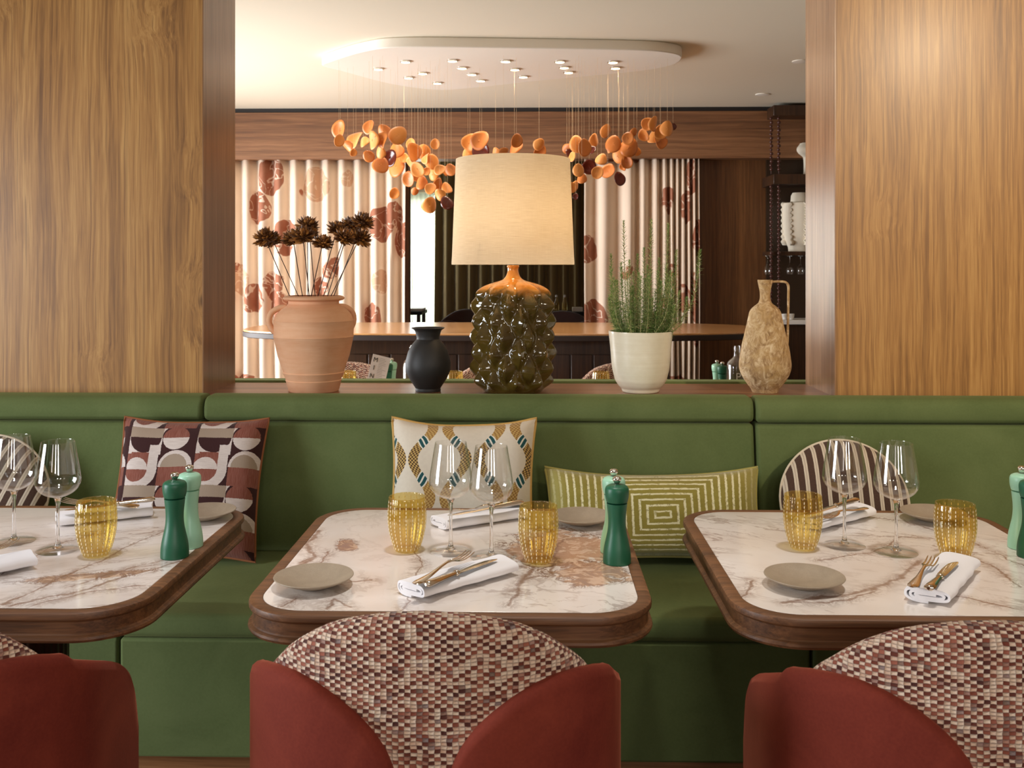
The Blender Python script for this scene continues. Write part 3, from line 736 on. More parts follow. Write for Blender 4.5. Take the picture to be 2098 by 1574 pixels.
def napkin(a, b_, label, group, w=0.085, hgt=0.026, flip=1):
    """folded cloth roll from table point A to table point B (its long axis)"""
    a, b_ = Vector(a), Vector(b_); d = b_ - a; L = d.length; ang = math.atan2(d.y, d.x)
    # spiral cross-section
    cen = []; turns = 2.6; n = 96
    for k in range(n + 1):
        u_ = k / n; th = u_ * turns * 2 * PI - PI / 2; sh = 1 - 0.27 * u_ * turns / 1.0 if False else 1 - u_ * 0.86
        hw = w / 2 * (0.35 + 0.65 * sh); hh = max(0.0016, hgt / 2 * sh)
        c_, s_ = math.cos(th), math.sin(th); e = 2.8
        cen.append((flip * hw * math.copysign(abs(c_) ** (2 / e), c_), hh * math.copysign(abs(s_) ** (2 / e), s_)))
    th_ = 0.0025; outl = []; inl = []
    for k in range(n + 1):
        p0, p1 = cen[max(0, k - 1)], cen[min(n, k + 1)]; tx, tz = p1[0] - p0[0], p1[1] - p0[1]; l = math.hypot(tx, tz) or 1
        nx, nz = tz / l, -tx / l; outl.append((cen[k][0] + nx * th_ * flip, cen[k][1] + nz * th_ * flip)); inl.append((cen[k][0] - nx * th_ * flip, cen[k][1] - nz * th_ * flip))
    loop = outl + inl[::-1]; zmin = min(z for _, z in loop); m_ = len(loop); b = MB(); rows = []
    NX = 14
    for i in range(NX + 1):
        x = -L / 2 + L * i / NX; wob = 0.0012 * math.sin(i * 1.7 + L * 90)
        rows.append([(x + 0.004 * math.sin(y * 60) * (i - NX / 2) / NX * 2, y * (1 + 0.02 * math.sin(i * 0.9)) + wob, z - zmin) for y, z in loop])
    base = b.grid(rows, closed=True)
    for r in (0, NX):
        for k in range(n):
            q = (base + r * m_ + k, base + r * m_ + k + 1, base + r * m_ + m_ - 2 - k, base + r * m_ + m_ - 1 - k)
            b.f.append(q if r == 0 else tuple(reversed(q))); b.mi.append(0)
    o = b.build('napkin', 'napkin_cloth', None, ang=60); mid = (a + b_) / 2
    o.location = (mid.x, mid.y, TZ + 0.0006); o.rotation_euler = (0, 0, ang)
    return tag(o, label, 'napkin', group)
GN = 'white napkin rolls'
NZ = TZ + 0.030
def tp(px, py, z=TZ): return at(px, py, Z=z)
napkin(tp(842, 1225), tp(1040, 1170), 'white napkin roll at the near side of the middle table', GN, 0.088)
napkin(tp(898, 1083), tp(1068, 1057), 'white napkin roll at the far side of the middle table', GN, 0.080, flip=-1)
napkin(tp(1902, 1238), tp(1968, 1163), 'white napkin roll at the near side of the right table', GN, 0.088)
napkin(tp(1655, 1086), tp(1772, 1056), 'white napkin roll at the far side of the right table', GN, 0.082)
napkin(tp(-150, 1203), tp(66, 1158), 'white napkin roll cut by the left edge of the photo', GN, 0.088)
napkin(tp(118, 1075), tp(312, 1054), 'white napkin roll at the far side of the left table', GN, 0.080, flip=-1)

def ribbon(mb, secs):
    """loft of flat lens cross-sections: (x, y centre, half width, z mid, half thickness)"""
    rows = []
    for (x, yc, hw, z, ht) in secs:
        rows.append([(x, yc - hw, z), (x, yc - hw * 0.6, z + ht * 0.8), (x, yc, z + ht), (x, yc + hw * 0.6, z + ht * 0.8), (x, yc + hw, z), (x, yc + hw * 0.6, z - ht * 0.8), (x, yc, z - ht), (x, yc - hw * 0.6, z - ht * 0.8)])
    b = mb.grid(rows, closed=True); m_ = 8
    mb.f.append(tuple(b + k for k in range(m_))); mb.f.append(tuple(b + (len(rows) - 1) * m_ + k for k in reversed(range(m_)))); mb.mi += [0, 0]
def place_between(o, a, b_):
    a, b_ = Vector(a), Vector(b_); d = b_ - a; yaw = math.atan2(d.y, d.x); pit = math.asin(max(-1, min(1, d.z / d.length)))
    o.location = a; o.rotation_euler = (0, -pit, yaw); return o
def fork_mesh():
    b = MB(); z0 = 0.003
    ribbon(b, [(0.0, 0, 0.004, z0, 0.0012), (0.003, 0, 0.009, z0, 0.0018), (0.014, 0, 0.0108, z0 + 0.0004, 0.0022), (0.035, 0, 0.0088, z0 + 0.001, 0.0022), (0.062, 0, 0.0056, z0 + 0.003, 0.0022), (0.09, 0, 0.0037, z0 + 0.007, 0.0023), (0.112, 0, 0.0034, z0 + 0.0095, 0.0022), (0.124, 0, 0.0060, z0 + 0.009, 0.0018), (0.131, 0, 0.0110, z0 + 0.0075, 0.0014), (0.140, 0, 0.0122, z0 + 0.005, 0.0012), (0.148, 0, 0.0124, z0 + 0.0035, 0.0011)])
    for k in (-1.5, -0.5, 0.5, 1.5):
        y = k * 0.0068
        ribbon(b, [(0.146, y, 0.0024, z0 + 0.0038, 0.0011), (0.165, y, 0.0019, z0 + 0.0022, 0.0011), (0.185, y * 1.02, 0.0015, z0 + 0.004, 0.001), (0.196, y * 1.03, 0.0012, z0 + 0.0065, 0.0008), (0.201, y * 1.03, 0.0005, z0 + 0.008, 0.0004)])
    return b
def knife(label, group):
    t = thing('table_knife', label, 'knife', (0, 0, 0), 0, group)
    b = MB(); z = 0.0065
    ribbon(b, [(0.0, 0, 0.003, z, 0.003), (0.003, 0, 0.0095, z, 0.0056), (0.012, 0, 0.0108, z, 0.0064), (0.03, 0, 0.0090, z, 0.006), (0.06, 0, 0.0066, z, 0.005), (0.085, 0, 0.0056, z, 0.0046), (0.0865, 0, 0.0078, z, 0.0064), (0.0905, 0, 0.0082, z, 0.0068), (0.0945, 0, 0.006, z, 0.005)])
    b.build('handle', 'cutlery_metal', t, ang=50)
    b = MB(); ribbon(b, [(0.0935, 0, 0.0045, z, 0.0035), (0.104, 0.001, 0.0085, z, 0.0012), (0.15, 0.001, 0.0092, z, 0.0010), (0.185, 0.000, 0.0088, z, 0.0009), (0.203, -0.002, 0.0062, z, 0.0008), (0.212, -0.0045, 0.002, z, 0.0005)])
    b.build('blade', 'chrome', t, ang=50)
    return t
GF = 'table forks on the napkin rolls'; GK = 'table knives on the napkin rolls'
f0 = fork_mesh().build('fork', 'cutlery_metal', None, ang=50); tag(f0, 'fork on the near napkin of the middle table', 'fork', GF)
k0 = knife('table knife on the near napkin of the middle table', GK)
def fork(label):
    f = f0.copy(); COL.objects.link(f); f['label'] = label; return f
ZN = TZ + 0.0305
def P3(px, py, z): return at(px, py, Z=z)
def lay(o, a, b_, roll=0.0):
    place_between(o, a, b_); o.rotation_euler.rotate_axis('X', roll); return o
lay(f0, P3(850, 1200, ZN + 0.005), P3(1006, 1117, ZN + 0.012))
lay(k0, P3(872, 1205, ZN - 0.002), P3(1048, 1139, ZN - 0.002), 0.0)
lay(fork('fork on the near napkin of the right table'), P3(1868, 1206, ZN), P3(1934, 1123, ZN + 0.003))
lay(dup(k0, (0, 0, 0), 0, 'table knife on the near napkin of the right table', GK), P3(1902, 1213, ZN - 0.001), P3(1974, 1140, ZN - 0.001))
lay(fork('fork at the far side of the middle table, tines hanging over the napkin edge'), P3(1078, 1036, ZN), P3(939, 1052, ZN - 0.001), 0.35)
lay(dup(k0, (0, 0, 0), 0, 'table knife at the far side of the middle table, propped on the fork', GK), P3(1072, 1033, ZN + 0.012), P3(900, 1066, ZN + 0.002))
lay(fork('fork at the far side of the right table'), P3(1776, 1043, ZN), P3(1658, 1074, ZN))
lay(dup(k0, (0, 0, 0), 0, 'table knife at the far side of the right table, propped above the fork', GK), P3(1757, 1028, ZN + 0.014), P3(1640, 1064, ZN + 0.004))
lay(fork('fork on the napkin cut by the left edge of the photo'), P3(-128, 1176, ZN), P3(60, 1105, ZN + 0.004))
lay(fork('fork at the far side of the left table, tines up beside the amber tumbler'), P3(285, 1040, ZN + 0.002), P3(128, 1031, ZN + 0.010), -0.25)
lay(dup(k0, (0, 0, 0), 0, 'table knife at the far side of the left table', GK), P3(318, 1027, ZN + 0.014), P3(84, 1058, ZN + 0.002))

# ================================================================== THINGS ON THE LEDGE
LD = 3.50; MPP = LD / FPX
def ledge_x(px): return at(px, 800, Y=LD).x
def lprof(pts, yb, sc, ppx=1.0): return [(hw / sc * MPP, (yb - y) / sc * MPP) for y, hw in pts]
LZ = LEDGE + 0.0005
# terracotta urn
m = Mat('terracotta', rough=0.8); o = m.tc(); sx, sy, sz = m.sep(o)
n = m.noise(m.map(o, (3, 3, 22)), 3, 4, 0.6); n2 = m.noise(o, 9, 4, 0.6); n3 = m.noise(m.map(o, (1, 1, 40)), 12, 2)
m.set('Base Color', m.mix((n * 0.6 + n2 * 0.6 - 0.1).clamp(), C(214, 142, 98), C(242, 200, 162)))
m.bump(n3 * 0.5 + n2 * 0.4, 0.35, 0.004); M['terracotta'] = m.m
t = thing('terracotta_urn', 'terracotta urn with two small handles, holding dried flowers', 'urn', (ledge_x(643), LD, LZ))
UP = lprof([(1458, 338), (1440, 352), (1320, 383), (1305, 392), (1290, 386), (1210, 424), (1195, 432), (1180, 424), (950, 500), (700, 553), (690, 560), (678, 553), (560, 555), (478, 551), (468, 556), (458, 549), (380, 520), (310, 455), (270, 395), (232, 352), (195, 352), (182, 400), (165, 426), (145, 428), (125, 400), (119, 380)], 1458, 6.842)
inn = [(r - 0.007, z) for r, z in UP if z > 0.02][::-1]
b = MB(); b.lathe([(0, 0)] + UP + inn + [(0, 0.022)], 72); b.build('urn_body', 'terracotta', t, ang=35)
for sg, tw in ((-1, -0.25), (1, -0.95)):
    pts = smooth_curve([(0.098, 0, 0.302), (0.125, 0, 0.298), (0.150, 0, 0.280), (0.157, 0, 0.252), (0.148, 0, 0.225), (0.134, 0, 0.212)], 5)
    b = MB(); b.tube(pts, 0.0105, 10); b.build('handle', 'terracotta', t, ang=80, xf=Matrix.Rotation((PI if sg < 0 else 0) + (0.30 if sg < 0 else 0.62), 4, 'Z'))
# dried flowers
def flower_head(b, R=0.036, seed=0):
    r = random.Random(seed)
    for ring, (el, n, l) in enumerate([(80, 6, 0.92), (62, 12, 1.0), (44, 16, 1.05), (26, 18, 1.08), (8, 18, 1.08), (-10, 16, 1.0), (-30, 12, 0.85)]):
        for k in range(n):
            a = 2 * PI * (k + 0.5 * (ring % 2) + r.uniform(-.2, .2)) / n; e = math.radians(el + r.uniform(-7, 7))
            d = Vector((math.cos(e) * math.cos(a), math.cos(e) * math.sin(a), math.sin(e))); L = R * l * r.uniform(0.88, 1.18)
            sd = d.cross(Vector((0, 0, 1))); sd = sd.normalized() if sd.length > 1e-3 else Vector((1, 0, 0)); up = sd.cross(d).normalized()
            w = R * 0.165; c0 = d * R * 0.25; c1 = d * L * 0.72; c2 = d * L + up * R * 0.06
            b.add([c0 - sd * w * .5, c0 + sd * w * .5, c1 + sd * w, c1 - sd * w, c2, c1 + up * w * .55, c0 + up * w * .5, c1 - up * w * .5], [(0, 1, 2, 7), (0, 7, 3), (1, 0, 6), (1, 6, 5, 2), (6, 0, 3, 5), (2, 5, 4), (5, 3, 4), (3, 7, 4), (7, 2, 4)], r.choice((0, 0, 1)))
    b.lathe([(0, -R * 0.45), (R * 0.3, -R * 0.3), (R * 0.4, 0), (R * 0.25, R * 0.3), (0, R * 0.4)], 10)
plain('petal_brown', (100, 62, 32), 0.42); plain('petal_gold', (176, 118, 58), 0.42)
GD = 'dried brown flowers in the terracotta urn'
FL = [(265, 325, 440, 1.0, 'leftmost'), (322, 338, 505, .85, 'low and dark, just right of the leftmost'), (468, 330, 535, .95, 'left half of the wide low clump'), (540, 312, 585, 1.0, 'in front, right half of the wide low clump'), (572, 236, 575, 1.0, 'tall, above the low clump'), (588, 290, 628, .85, 'tucked behind the low clump'), (682, 358, 600, .9, 'small and low in the middle'), (786, 258, 650, .85, 'upright, right of the middle'), (838, 320, 690, .9, 'dark, below the upright one right of the middle'), (880, 232, 720, .9, 'dark, behind the tallest'), (950, 325, 745, 1.0, 'lower right'), (972, 208, 765, 1.0, 'tallest, at the upper right')]
ulz = LZ
for i, (hx, hy, bx, sc, nm) in enumerate(FL):
    dy = [-.03, .06, -.025, -.11, .045, .13, .012, .0, -.12, .11, -.035, .025][i]
    hp = at(470 + hx / 3.577, 400 + hy / 3.577, Y=LD + dy); bp = at(470 + bx / 3.577, 400 + 738 / 3.577, Y=LD + dy * 0.6)
    dirv = (hp - bp).normalized(); base = bp - dirv * 0.10
    t = thing('dried_flower', 'dried brown flower in the terracotta urn: ' + nm, 'dried flower', base, 0, GD)
    b = MB(); b.tube([Vector((0, 0, 0)), (bp - base), (hp - base) - dirv * 0.012], 0.0016, 6); b.build('stem', 'stem_brown', t)
    b = MB(); flower_head(b, 0.0425 * sc, i); q = dirv.to_track_quat('Z', 'Y').to_matrix().to_4x4()
    b.build('flower_head', ['petal_brown', 'petal_gold'], t, smooth=False, xf=Matrix.Translation(hp - base) @ q)
# black vase
m = Mat('black_clay', C(34, 32, 31), 0.55); M['black_clay'] = m.m
VP = lprof([(1585, 168), (1570, 172), (1545, 168), (1500, 197), (1400, 262), (1300, 303), (1200, 308), (1050, 268), (950, 210), (885, 154), (862, 152), (830, 162), (790, 172), (762, 186), (745, 215), (735, 224), (730, 220)], 1585, 6.56)
b = MB(); b.lathe([(0, 0)] + VP + [(r - 0.006, z) for r, z in VP if z > 0.02][::-1] + [(0, 0.022)], 64)
o = b.build('black_vase', 'black_clay', None, ang=35); o.location = (ledge_x(877), LD, LZ); tag(o, 'small matte black vase on the ledge, left of the lamp', 'vase')
# lamp
m = Mat('lamp_glaze', rough=0.08, Coat_Weight=0.6, Coat_Roughness=0.04); o = m.tc(); sx, sy, sz = m.sep(o)
n = m.noise(o, 14, 4, 0.6, 0.8); n2 = m.noise(o, 40, 3)
a_ = m.nt.nodes.new('ShaderNodeAttribute'); a_.attribute_name = 'tip'; tip = X(m.nt, a_.outputs['Fac'])
hot = (sz + (n - 0.5) * 0.10).step(0.338, 0.385).mx((n * tip).step(0.52, 0.66) * 0.8)
m.set('Base Color', m.mix(hot, m.mix(n, C(38, 25, 14), C(104, 84, 30)), m.mix(n2, C(196, 116, 34), C(228, 156, 66)))); M['lamp_glaze'] = m.m
t = thing('table_lamp', 'table lamp with spiky brown glazed base and beige linen shade', 'lamp', (ledge_x(1051), LD, LZ))
LP = lprof([(1424, 255), (1410, 272), (1360, 292), (1250, 308), (1100, 318), (900, 320), (700, 312), (600, 300), (545, 285), (500, 262), (470, 225), (445, 160), (425, 96), (400, 68), (370, 54), (340, 48), (318, 50), (306, 56), (296, 52), (292, 40)], 1424, 4.373)
pf = prof_smooth(LP, 6); SEG = 168; rows = []; tips = []
Z0, Z1, NR, NC = 0.030, 0.365, 6.0, 9
for (r, z) in pf:
    row = []
    for k in range(SEG):
        th = 2 * PI * k / SEG; dsp = 0; tp_ = 0
        if Z0 - 0.02 < z < Z1 + 0.05:
            v = (z - Z0) / (Z1 - Z0) * NR * 0.5
            for par in (0, 1):
                vv = v + 0.5 * par; fv = (vv - math.floor(vv)) * 2 - 1
                uu = th / (2 * PI) * NC + 0.5 * par + 0.12 * math.sin(math.floor(vv) * 2.3 + par); fu = (uu - math.floor(uu)) * 2 - 1
                wid = 0.86 * max(0.0, 1 - abs(fv) ** 1.9)
                if wid > 0.02:
                    q = max(0, 1 - (abs(fu) / wid) ** 1.0) * max(0, 1 - abs(fv) ** 1.5)
                    if q > dsp: dsp = q
            env = min(1, max(0, (z - Z0 + 0.02) / 0.03)) * min(1, max(0, (Z1 + 0.03 - z) / 0.05)); tp_ = dsp * env
            dsp = (dsp ** 1.1 * 0.040 - 0.008) * env
        row.append(((r + dsp) * math.cos(th), (r + dsp) * math.sin(th), z)); tips.append(tp_)
    rows.append(row)
b = MB(); b.grid(rows, closed=True); n_ = len(rows)
b.f.append(tuple(reversed(range(SEG)))); b.f.append(tuple((n_ - 1) * SEG + k for k in range(SEG))); b.mi += [0, 0]
lo_ = b.build('lamp_base', 'lamp_glaze', t, ang=75); at_ = lo_.data.attributes.new('tip', 'FLOAT', 'POINT'); at_.data.foreach_set('value', tips)
lz = lambda py: (805.5 - py) * MPP
m = Mat('shade_linen', rough=0.9); o = m.tc('UV')
w1 = m.noise(m.map(o, (6, 220, 1)), 3, 3, 0.6); w2 = m.noise(m.map(o, (260, 5, 1)), 3, 2, 0.6)
colr = m.mix((w1 * 0.9 + w2 * 0.25 - 0.1).clamp(), C(198, 176, 138), C(250, 238, 214)); m.set('Base Color', colr)
tl = m.nt.nodes.new('ShaderNodeBsdfTranslucent'); m.nt.links.new(colr, tl.inputs[0]); ms = m.nt.nodes.new('ShaderNodeMixShader'); ms.inputs[0].default_value = 0.4
m.nt.links.new(m.b.outputs[0], ms.inputs[1]); m.nt.links.new(tl.outputs[0], ms.inputs[2])
m.nt.links.new(ms.outputs[0], [x for x in m.nt.nodes if x.type == 'OUTPUT_MATERIAL'][0].inputs[0]); m.bump(w1, 0.2, 0.002); M['shade_linen'] = m.m
r0, r1, z0, z1 = 125.5 * MPP, 117 * MPP, lz(546), lz(331); b = MB(); rows = []
for (r, z) in [(r0 - 0.002, z0 + 0.001), (r0, z0), (r0 + 0.0005, z0 + 0.008)] + [(r0 + (r1 - r0) * k / 12, z0 + (z1 - z0) * k / 12) for k in range(1, 13)] + [(r1 - 0.002, z1 + 0.001)]:
    rows.append([(r * math.cos(2 * PI * k / 96), r * math.sin(2 * PI * k / 96), z) for k in range(97)])
bb = b.grid(rows)
for i, rw in enumerate(rows):
    for k in range(97): b.uv[bb + i * 97 + k] = (k / 96 * 1.36, rw[k][2])
b.build('lamp_shade', 'shade_linen', t, ang=50)
b = MB(); b.tube([(0, 0, lz(549)), (0, 0, lz(481))], 0.012, 12); b.tube([(0, 0, lz(552)), (0, 0, lz(545))], 0.02, 16)
for k in range(3):
    a = k * 2 * PI / 3; b.tube([(0, 0, lz(505)), (r0 * 0.985 * math.cos(a), r0 * 0.985 * math.sin(a), lz(505))], 0.002, 6)
b.build('socket', 'black_metal', t)
b = MB(); b.lathe([(0, lz(482)), (0.012, lz(480))] + prof_smooth([(0.014, lz(474)), (0.032, lz(448)), (0.032, lz(434)), (0.016, lz(422))], 4) + [(0, lz(420))], 20); b.build('bulb', 'bulb_glow', t)
# rosemary in a pot
m = Mat('pot_cream', rough=0.3, Coat_Weight=0.3); o = m.tc(); n = m.noise(m.map(o, (1, 1, 30)), 4, 3); n2 = m.noise(o, 40, 3)
m.set('Base Color', m.mix((n * 0.6 + n2 * 0.5 - 0.1).clamp(), C(222, 210, 182), C(246, 240, 220))); m.bump(n, 0.15, 0.002); M['pot_cream'] = m.m
t = thing('potted_rosemary', 'rosemary bush in a cream glazed pot on the ledge', 'potted plant', (ledge_x(1312.5), LD, LZ))
PP = lprof([(1448, 138), (1440, 145), (1420, 152), (1400, 172), (1370, 192), (1340, 205), (1250, 225), (1100, 238), (985, 250), (972, 250)], 1448, 3.84)
b = MB(); b.lathe([(0, 0)] + prof_smooth(PP, 4) + [(r - 0.006, z) for r, z in PP if z > 0.03][::-1] + [(0, 0.03)], 72); b.build('pot', 'pot_cream', t, ang=45)
b = MB(); b.lathe([(0, 0.205), (0.06, 0.203), (0.105, 0.194), (0.104, 0.16), (0, 0.16)], 40, rib=lambda a, z: 0.002 * math.sin(9 * a)); b.build('soil', 'olive_soil', t)
SPR = [(390, 350, 505, 1), (440, 560, 530, 1), (490, 90, 560, 1), (535, 400, 575, 1), (600, 350, 600, 1), (652, 300, 640, 0), (708, 80, 640, 1), (770, 380, 700, 1), (842, 110, 690, 1), (908, 320, 745, 1), (1092, 315, 770, 1), (990, 690, 780, 1), (375, 700, 520, 1), (560, 600, 590, 1), (690, 520, 660, 1), (830, 560, 720, 1), (930, 640, 750, 1), (470, 420, 560, 0), (740, 640, 690, 0), (620, 620, 620, 0), (860, 480, 700, 0), (430, 740, 560, 1), (520, 500, 550, 1), (580, 700, 585, 1), (650, 640, 640, 1), (720, 700, 690, 1), (780, 560, 705, 1), (820, 700, 715, 1), (880, 760, 740, 1), (500, 740, 570, 1), (680, 760, 660, 1), (760, 480, 690, 1), (610, 500, 615, 1), (545, 800, 560, 1), (745, 810, 720, 1)]
rr = random.Random(5)
for _k in range(34):
    tx_ = rr.uniform(380, 900); SPR.append((tx_, rr.uniform(430, 800), 625 + (tx_ - 625) * rr.uniform(.35, .7), 1))
for i, (tx, ty, bx, _) in enumerate(SPR):
    dy = rr.uniform(-0.05, 0.05); o_ = Vector(t.location)
    pt = at(1150 + tx / 3.84, 430 + ty / 3.84, Y=LD + dy * 1.2) - o_; pb = at(1150 + bx / 3.84, 430 + 975 / 3.84, Y=LD + dy) - o_; pb.z = 0.19
    mid = Vector((pb.x + (pt.x - pb.x) * 0.78, pb.y + (pt.y - pb.y) * .6, pb.z + (pt.z - pb.z) * 0.38))
    cv = smooth_curve([pb, mid, pt], 26); b = MB(); b.tube(cv[::4] + [cv[-1]], [0.0022 - 0.0014 * k / len(cv[::4]) for k in range(len(cv[::4]) + 1)], 6)
    L = sum((cv[k + 1] - cv[k]).length for k in range(len(cv) - 1)); nn = int(L / 0.0012); ph = 0
    for k in range(nn):
        f_ = k / nn
        if f_ < 0.02: continue
        x = f_ * (len(cv) - 1); j = min(int(x), len(cv) - 2); p = cv[j].lerp(cv[j + 1], x - j); tg = (cv[j + 1] - cv[j]).normalized()
        ph += 2.399; s1 = tg.cross(Vector((0.3, 0.9, 0.1))).normalized(); s2 = tg.cross(s1)
        od = s1 * math.cos(ph) + s2 * math.sin(ph); ln_ = rr.uniform(0.018, 0.029) * (1 - 0.55 * max(0, f_ - 0.75) / 0.25)
        up = 0.15 + 0.75 * f_ ** 3 + rr.uniform(-.3, .3); d = (od + tg * up).normalized(); sd = d.cross(tg).normalized() * 0.0014; q = p + d * ln_ + Vector((0, 0, -0.001)); mdp = p + d * ln_ * .5 + tg * .001; nrm = sd.cross(d).normalized() * 0.0005
        b.add([p - sd * .6, p + sd * .6, mdp + sd, mdp - sd, q, mdp + nrm], [(0, 1, 2, 5), (1, 0, 3), (0, 5, 3), (5, 2, 4), (3, 5, 4), (1, 3, 2), (2, 3, 4)], 1 if rr.random() < 0.75 else 2)
    b.build('sprig', ['sage_stem', 'rosemary_dark', 'rosemary_light'], t, smooth=False) if 'rosemary_dark' in M else (plain('rosemary_dark', (128, 160, 84), 0.5), plain('rosemary_light', (214, 220, 152), 0.5), b.build('sprig', ['sage_stem', 'rosemary_dark', 'rosemary_light'], t, smooth=False))
# jug
m = Mat('jug_clay', rough=0.85); o = m.tc(); n = m.noise(o, 16, 5, 0.65, 1.4); n2 = m.noise(m.map(o, (1, 1, 0.6), (0, 0.6, 0)), 34, 5, 0.7, 1.5); n3 = m.noise(o, 90, 3, 0.7)
c1 = m.ramp(n2, [(0.30, C(116, 84, 52)), (0.45, C(166, 132, 90)), (0.58, C(206, 178, 138)), (0.72, C(226, 208, 176))])
m.set('Base Color', m.mix((n.step(0.42, 0.62)) * 0.55, c1, C(182, 146, 92))); m.bump(n2 * 0.7 + n3 * 0.3, 0.6, 0.006); M['jug_clay'] = m.m
t = thing('clay_jug', 'tall weathered clay jug with a thin angular handle, at the right end of the ledge', 'jug', (ledge_x(1567.5), LD, LZ))
JP = lprof([(1440, 150), (1425, 156), (1400, 166), (1360, 198), (1300, 240), (1230, 280), (1150, 302), (1060, 299), (900, 275), (700, 228), (560, 198), (480, 178), (430, 138), (385, 82), (340, 64), (300, 60), (240, 64), (180, 76), (140, 84), (108, 88)], 1440, 5.829)
b = MB(); b.lathe([(0, 0)] + prof_smooth(JP, 3) + [(r - 0.006, z) for r, z in JP if z > 0.03][::-1] + [(0, 0.03)], 56); b.build('jug_body', 'jug_clay', t, ang=45)
jz = lambda y: (1440 - y) / 5.829 * MPP; jx = lambda x: (x - 512) / 5.829 * MPP
pts = smooth_curve([(jx(596), 0, jz(132)), (jx(680), 0, jz(128)), (jx(755), 0, jz(138)), (jx(786), 0, jz(185)), (jx(787), 0, jz(300)), (jx(784), 0, jz(500)), (jx(780), 0, jz(700)), (jx(775), 0, jz(860)), (jx(760), 0, jz(930))], 5)
b = MB(); b.tube(pts, 0.0045, 8); b.build('handle', 'jug_clay', t, ang=80, xf=Matrix.Scale(1.0, 4))
# ================================================================== BACK ROOM
YK = 8.80; YF = 8.62
xl_, xr_ = at(838, 500, Y=YK).x, at(1200, 500, Y=YK).x
structure(boxo('wall_back', -4.3, xl_, YK, YK + 0.12, 0, 2.8, 'back_wood'))
structure(boxo('wall_back_right', xr_, 4.3, YK, YK + 0.12, 0, 2.8, 'back_wood'))
zf = CAM_H + (HORIZON - 325) * YF / FPX; zt = CAM_H + (HORIZON - 229) * YF / FPX
structure(boxo('trim_5', -4.3, 4.3, YF, YK + 0.05, zf, zt, 'fascia_wood'))
structure(boxo('gap_shade_strip', -4.3, 4.3, YF + 0.01, YK + 0.03, zt, 2.8, 'gap_shade_black'))  # shade of the gap above the fascia, painted as a black strip
structure(boxo('wall_far', -4.3, 4.3, 12.5, 12.6, 0, 2.8, 'wall_paint'))
# printed curtains
m = Mat('curtain_print', rough=0.9); uvc = m.tc('UV')
wp = m.noise(uvc, 3.2, 3, 0.55, color=True); pv = m.vadd(uvc, m.map(wp, (0.16, 0.16, 0.16)))
vd = m.voronoi(pv, 2.3); vc = m.voronoi(pv, 2.3, out='Color'); cr, cg, cb_ = m.sep(vc)
inside = 1.0 - vd.step(0.38, 0.395); inside = inside * (cr > 0.12)
vein = 1.0 - (m.noise(pv, 6.5, 2, 0.5, 0.8) - 0.5).abs().step(0.010, 0.026)
rim = (1.0 - vd.step(0.42, 0.44)) * vd.step(0.385, 0.40) * (cr > 0.12)
col = m.mix(m.noise(uvc, 2.0, 2), C(246, 228, 208), C(234, 210, 186))
col = m.mix((cg > 0.22) * inside, col, m.mix(m.noise(pv, 14, 3), C(160, 98, 74), C(188, 130, 102)))
col = m.mix((cg < 0.221) * inside * 0.75, col, C(214, 168, 132))
col = m.mix((vein * inside * 0.7).clamp(), col, C(246, 226, 204)); col = m.mix(rim * 0.35, col, C(250, 232, 212))
m.set('Base Color', col)
tl = m.nt.nodes.new('ShaderNodeBsdfTranslucent'); m.nt.links.new(col, tl.inputs[0]); ms = m.nt.nodes.new('ShaderNodeMixShader'); ms.inputs[0].default_value = 0.15
m.nt.links.new(m.b.outputs[0], ms.inputs[1]); m.nt.links.new(tl.outputs[0], ms.inputs[2]); m.nt.links.new(ms.outputs[0], [x for x in m.nt.nodes if x.type == 'OUTPUT_MATERIAL'][0].inputs[0])
M['curtain_print'] = m.m
def curtain(name, label, xs, y, z0, z1, mat, amp, group=None, sharp=0.0):
    """cloth hanging in folds; xs = x of successive fold crests"""
    b = MB(); rr = random.Random(int(abs(xs[0]) * 100)); pts = []; per = 14
    for i in range(len(xs) - 1):
        a = amp * rr.uniform(0.8, 1.15)
        for k in range(per):
            t = k / per; ph = t + sharp * math.sin(2 * PI * t) / (2 * PI)
            pts.append((xs[i] + (xs[i + 1] - xs[i]) * ph, -a * math.cos(2 * PI * t), i))
    L = [0]
    for i in range(1, len(pts)): L.append(L[-1] + math.hypot(pts[i][0] - pts[i - 1][0], pts[i][1] - pts[i - 1][1]))
    rows = []; NZ_ = 10
    ph = [rr.uniform(0, 6.28) for _ in xs]
    for j in range(NZ_ + 1):
        w = j / NZ_; z = z1 + (z0 - z1) * w
        rows.append([(x + 0.012 * w * math.sin(ph[i] + 3 * w), y + dy * (0.75 + 0.35 * w), z) for x, dy, i in pts])
    base = b.grid(rows)
    for j in range(NZ_ + 1):
        for i in range(len(pts)): b.uv[base + j * len(pts) + i] = (L[i] * 0.8, rows[j][0][2])
    o = b.build(name, mat, None, ang=85); s_ = o.modifiers.new('thick', 'SOLIDIFY'); s_.thickness = 0.003
    return tag(o, label, 'curtain', group)
YC = 8.72; ptox = lambda px, Y=YC: at(px, 500, Y=Y).x
GCu = 'printed curtains at the back of the room'
curtain('curtain', 'left printed curtain with rust leaf motifs in pale folds', [ptox(507.5 + 32.8 * k) for k in range(-6, 11)], YC, 0.03, zf + 0.03, 'curtain_print', 0.062, GCu, 0.25)
curtain('curtain', 'right printed curtain with rust leaf motifs, behind the rosemary', [ptox(p) for p in (1197, 1238, 1290, 1320, 1344, 1362, 1376, 1388, 1399, 1410, 1421, 1432)], YC, 0.03, zf + 0.03, 'curtain_print', 0.055, GCu, 0.25)
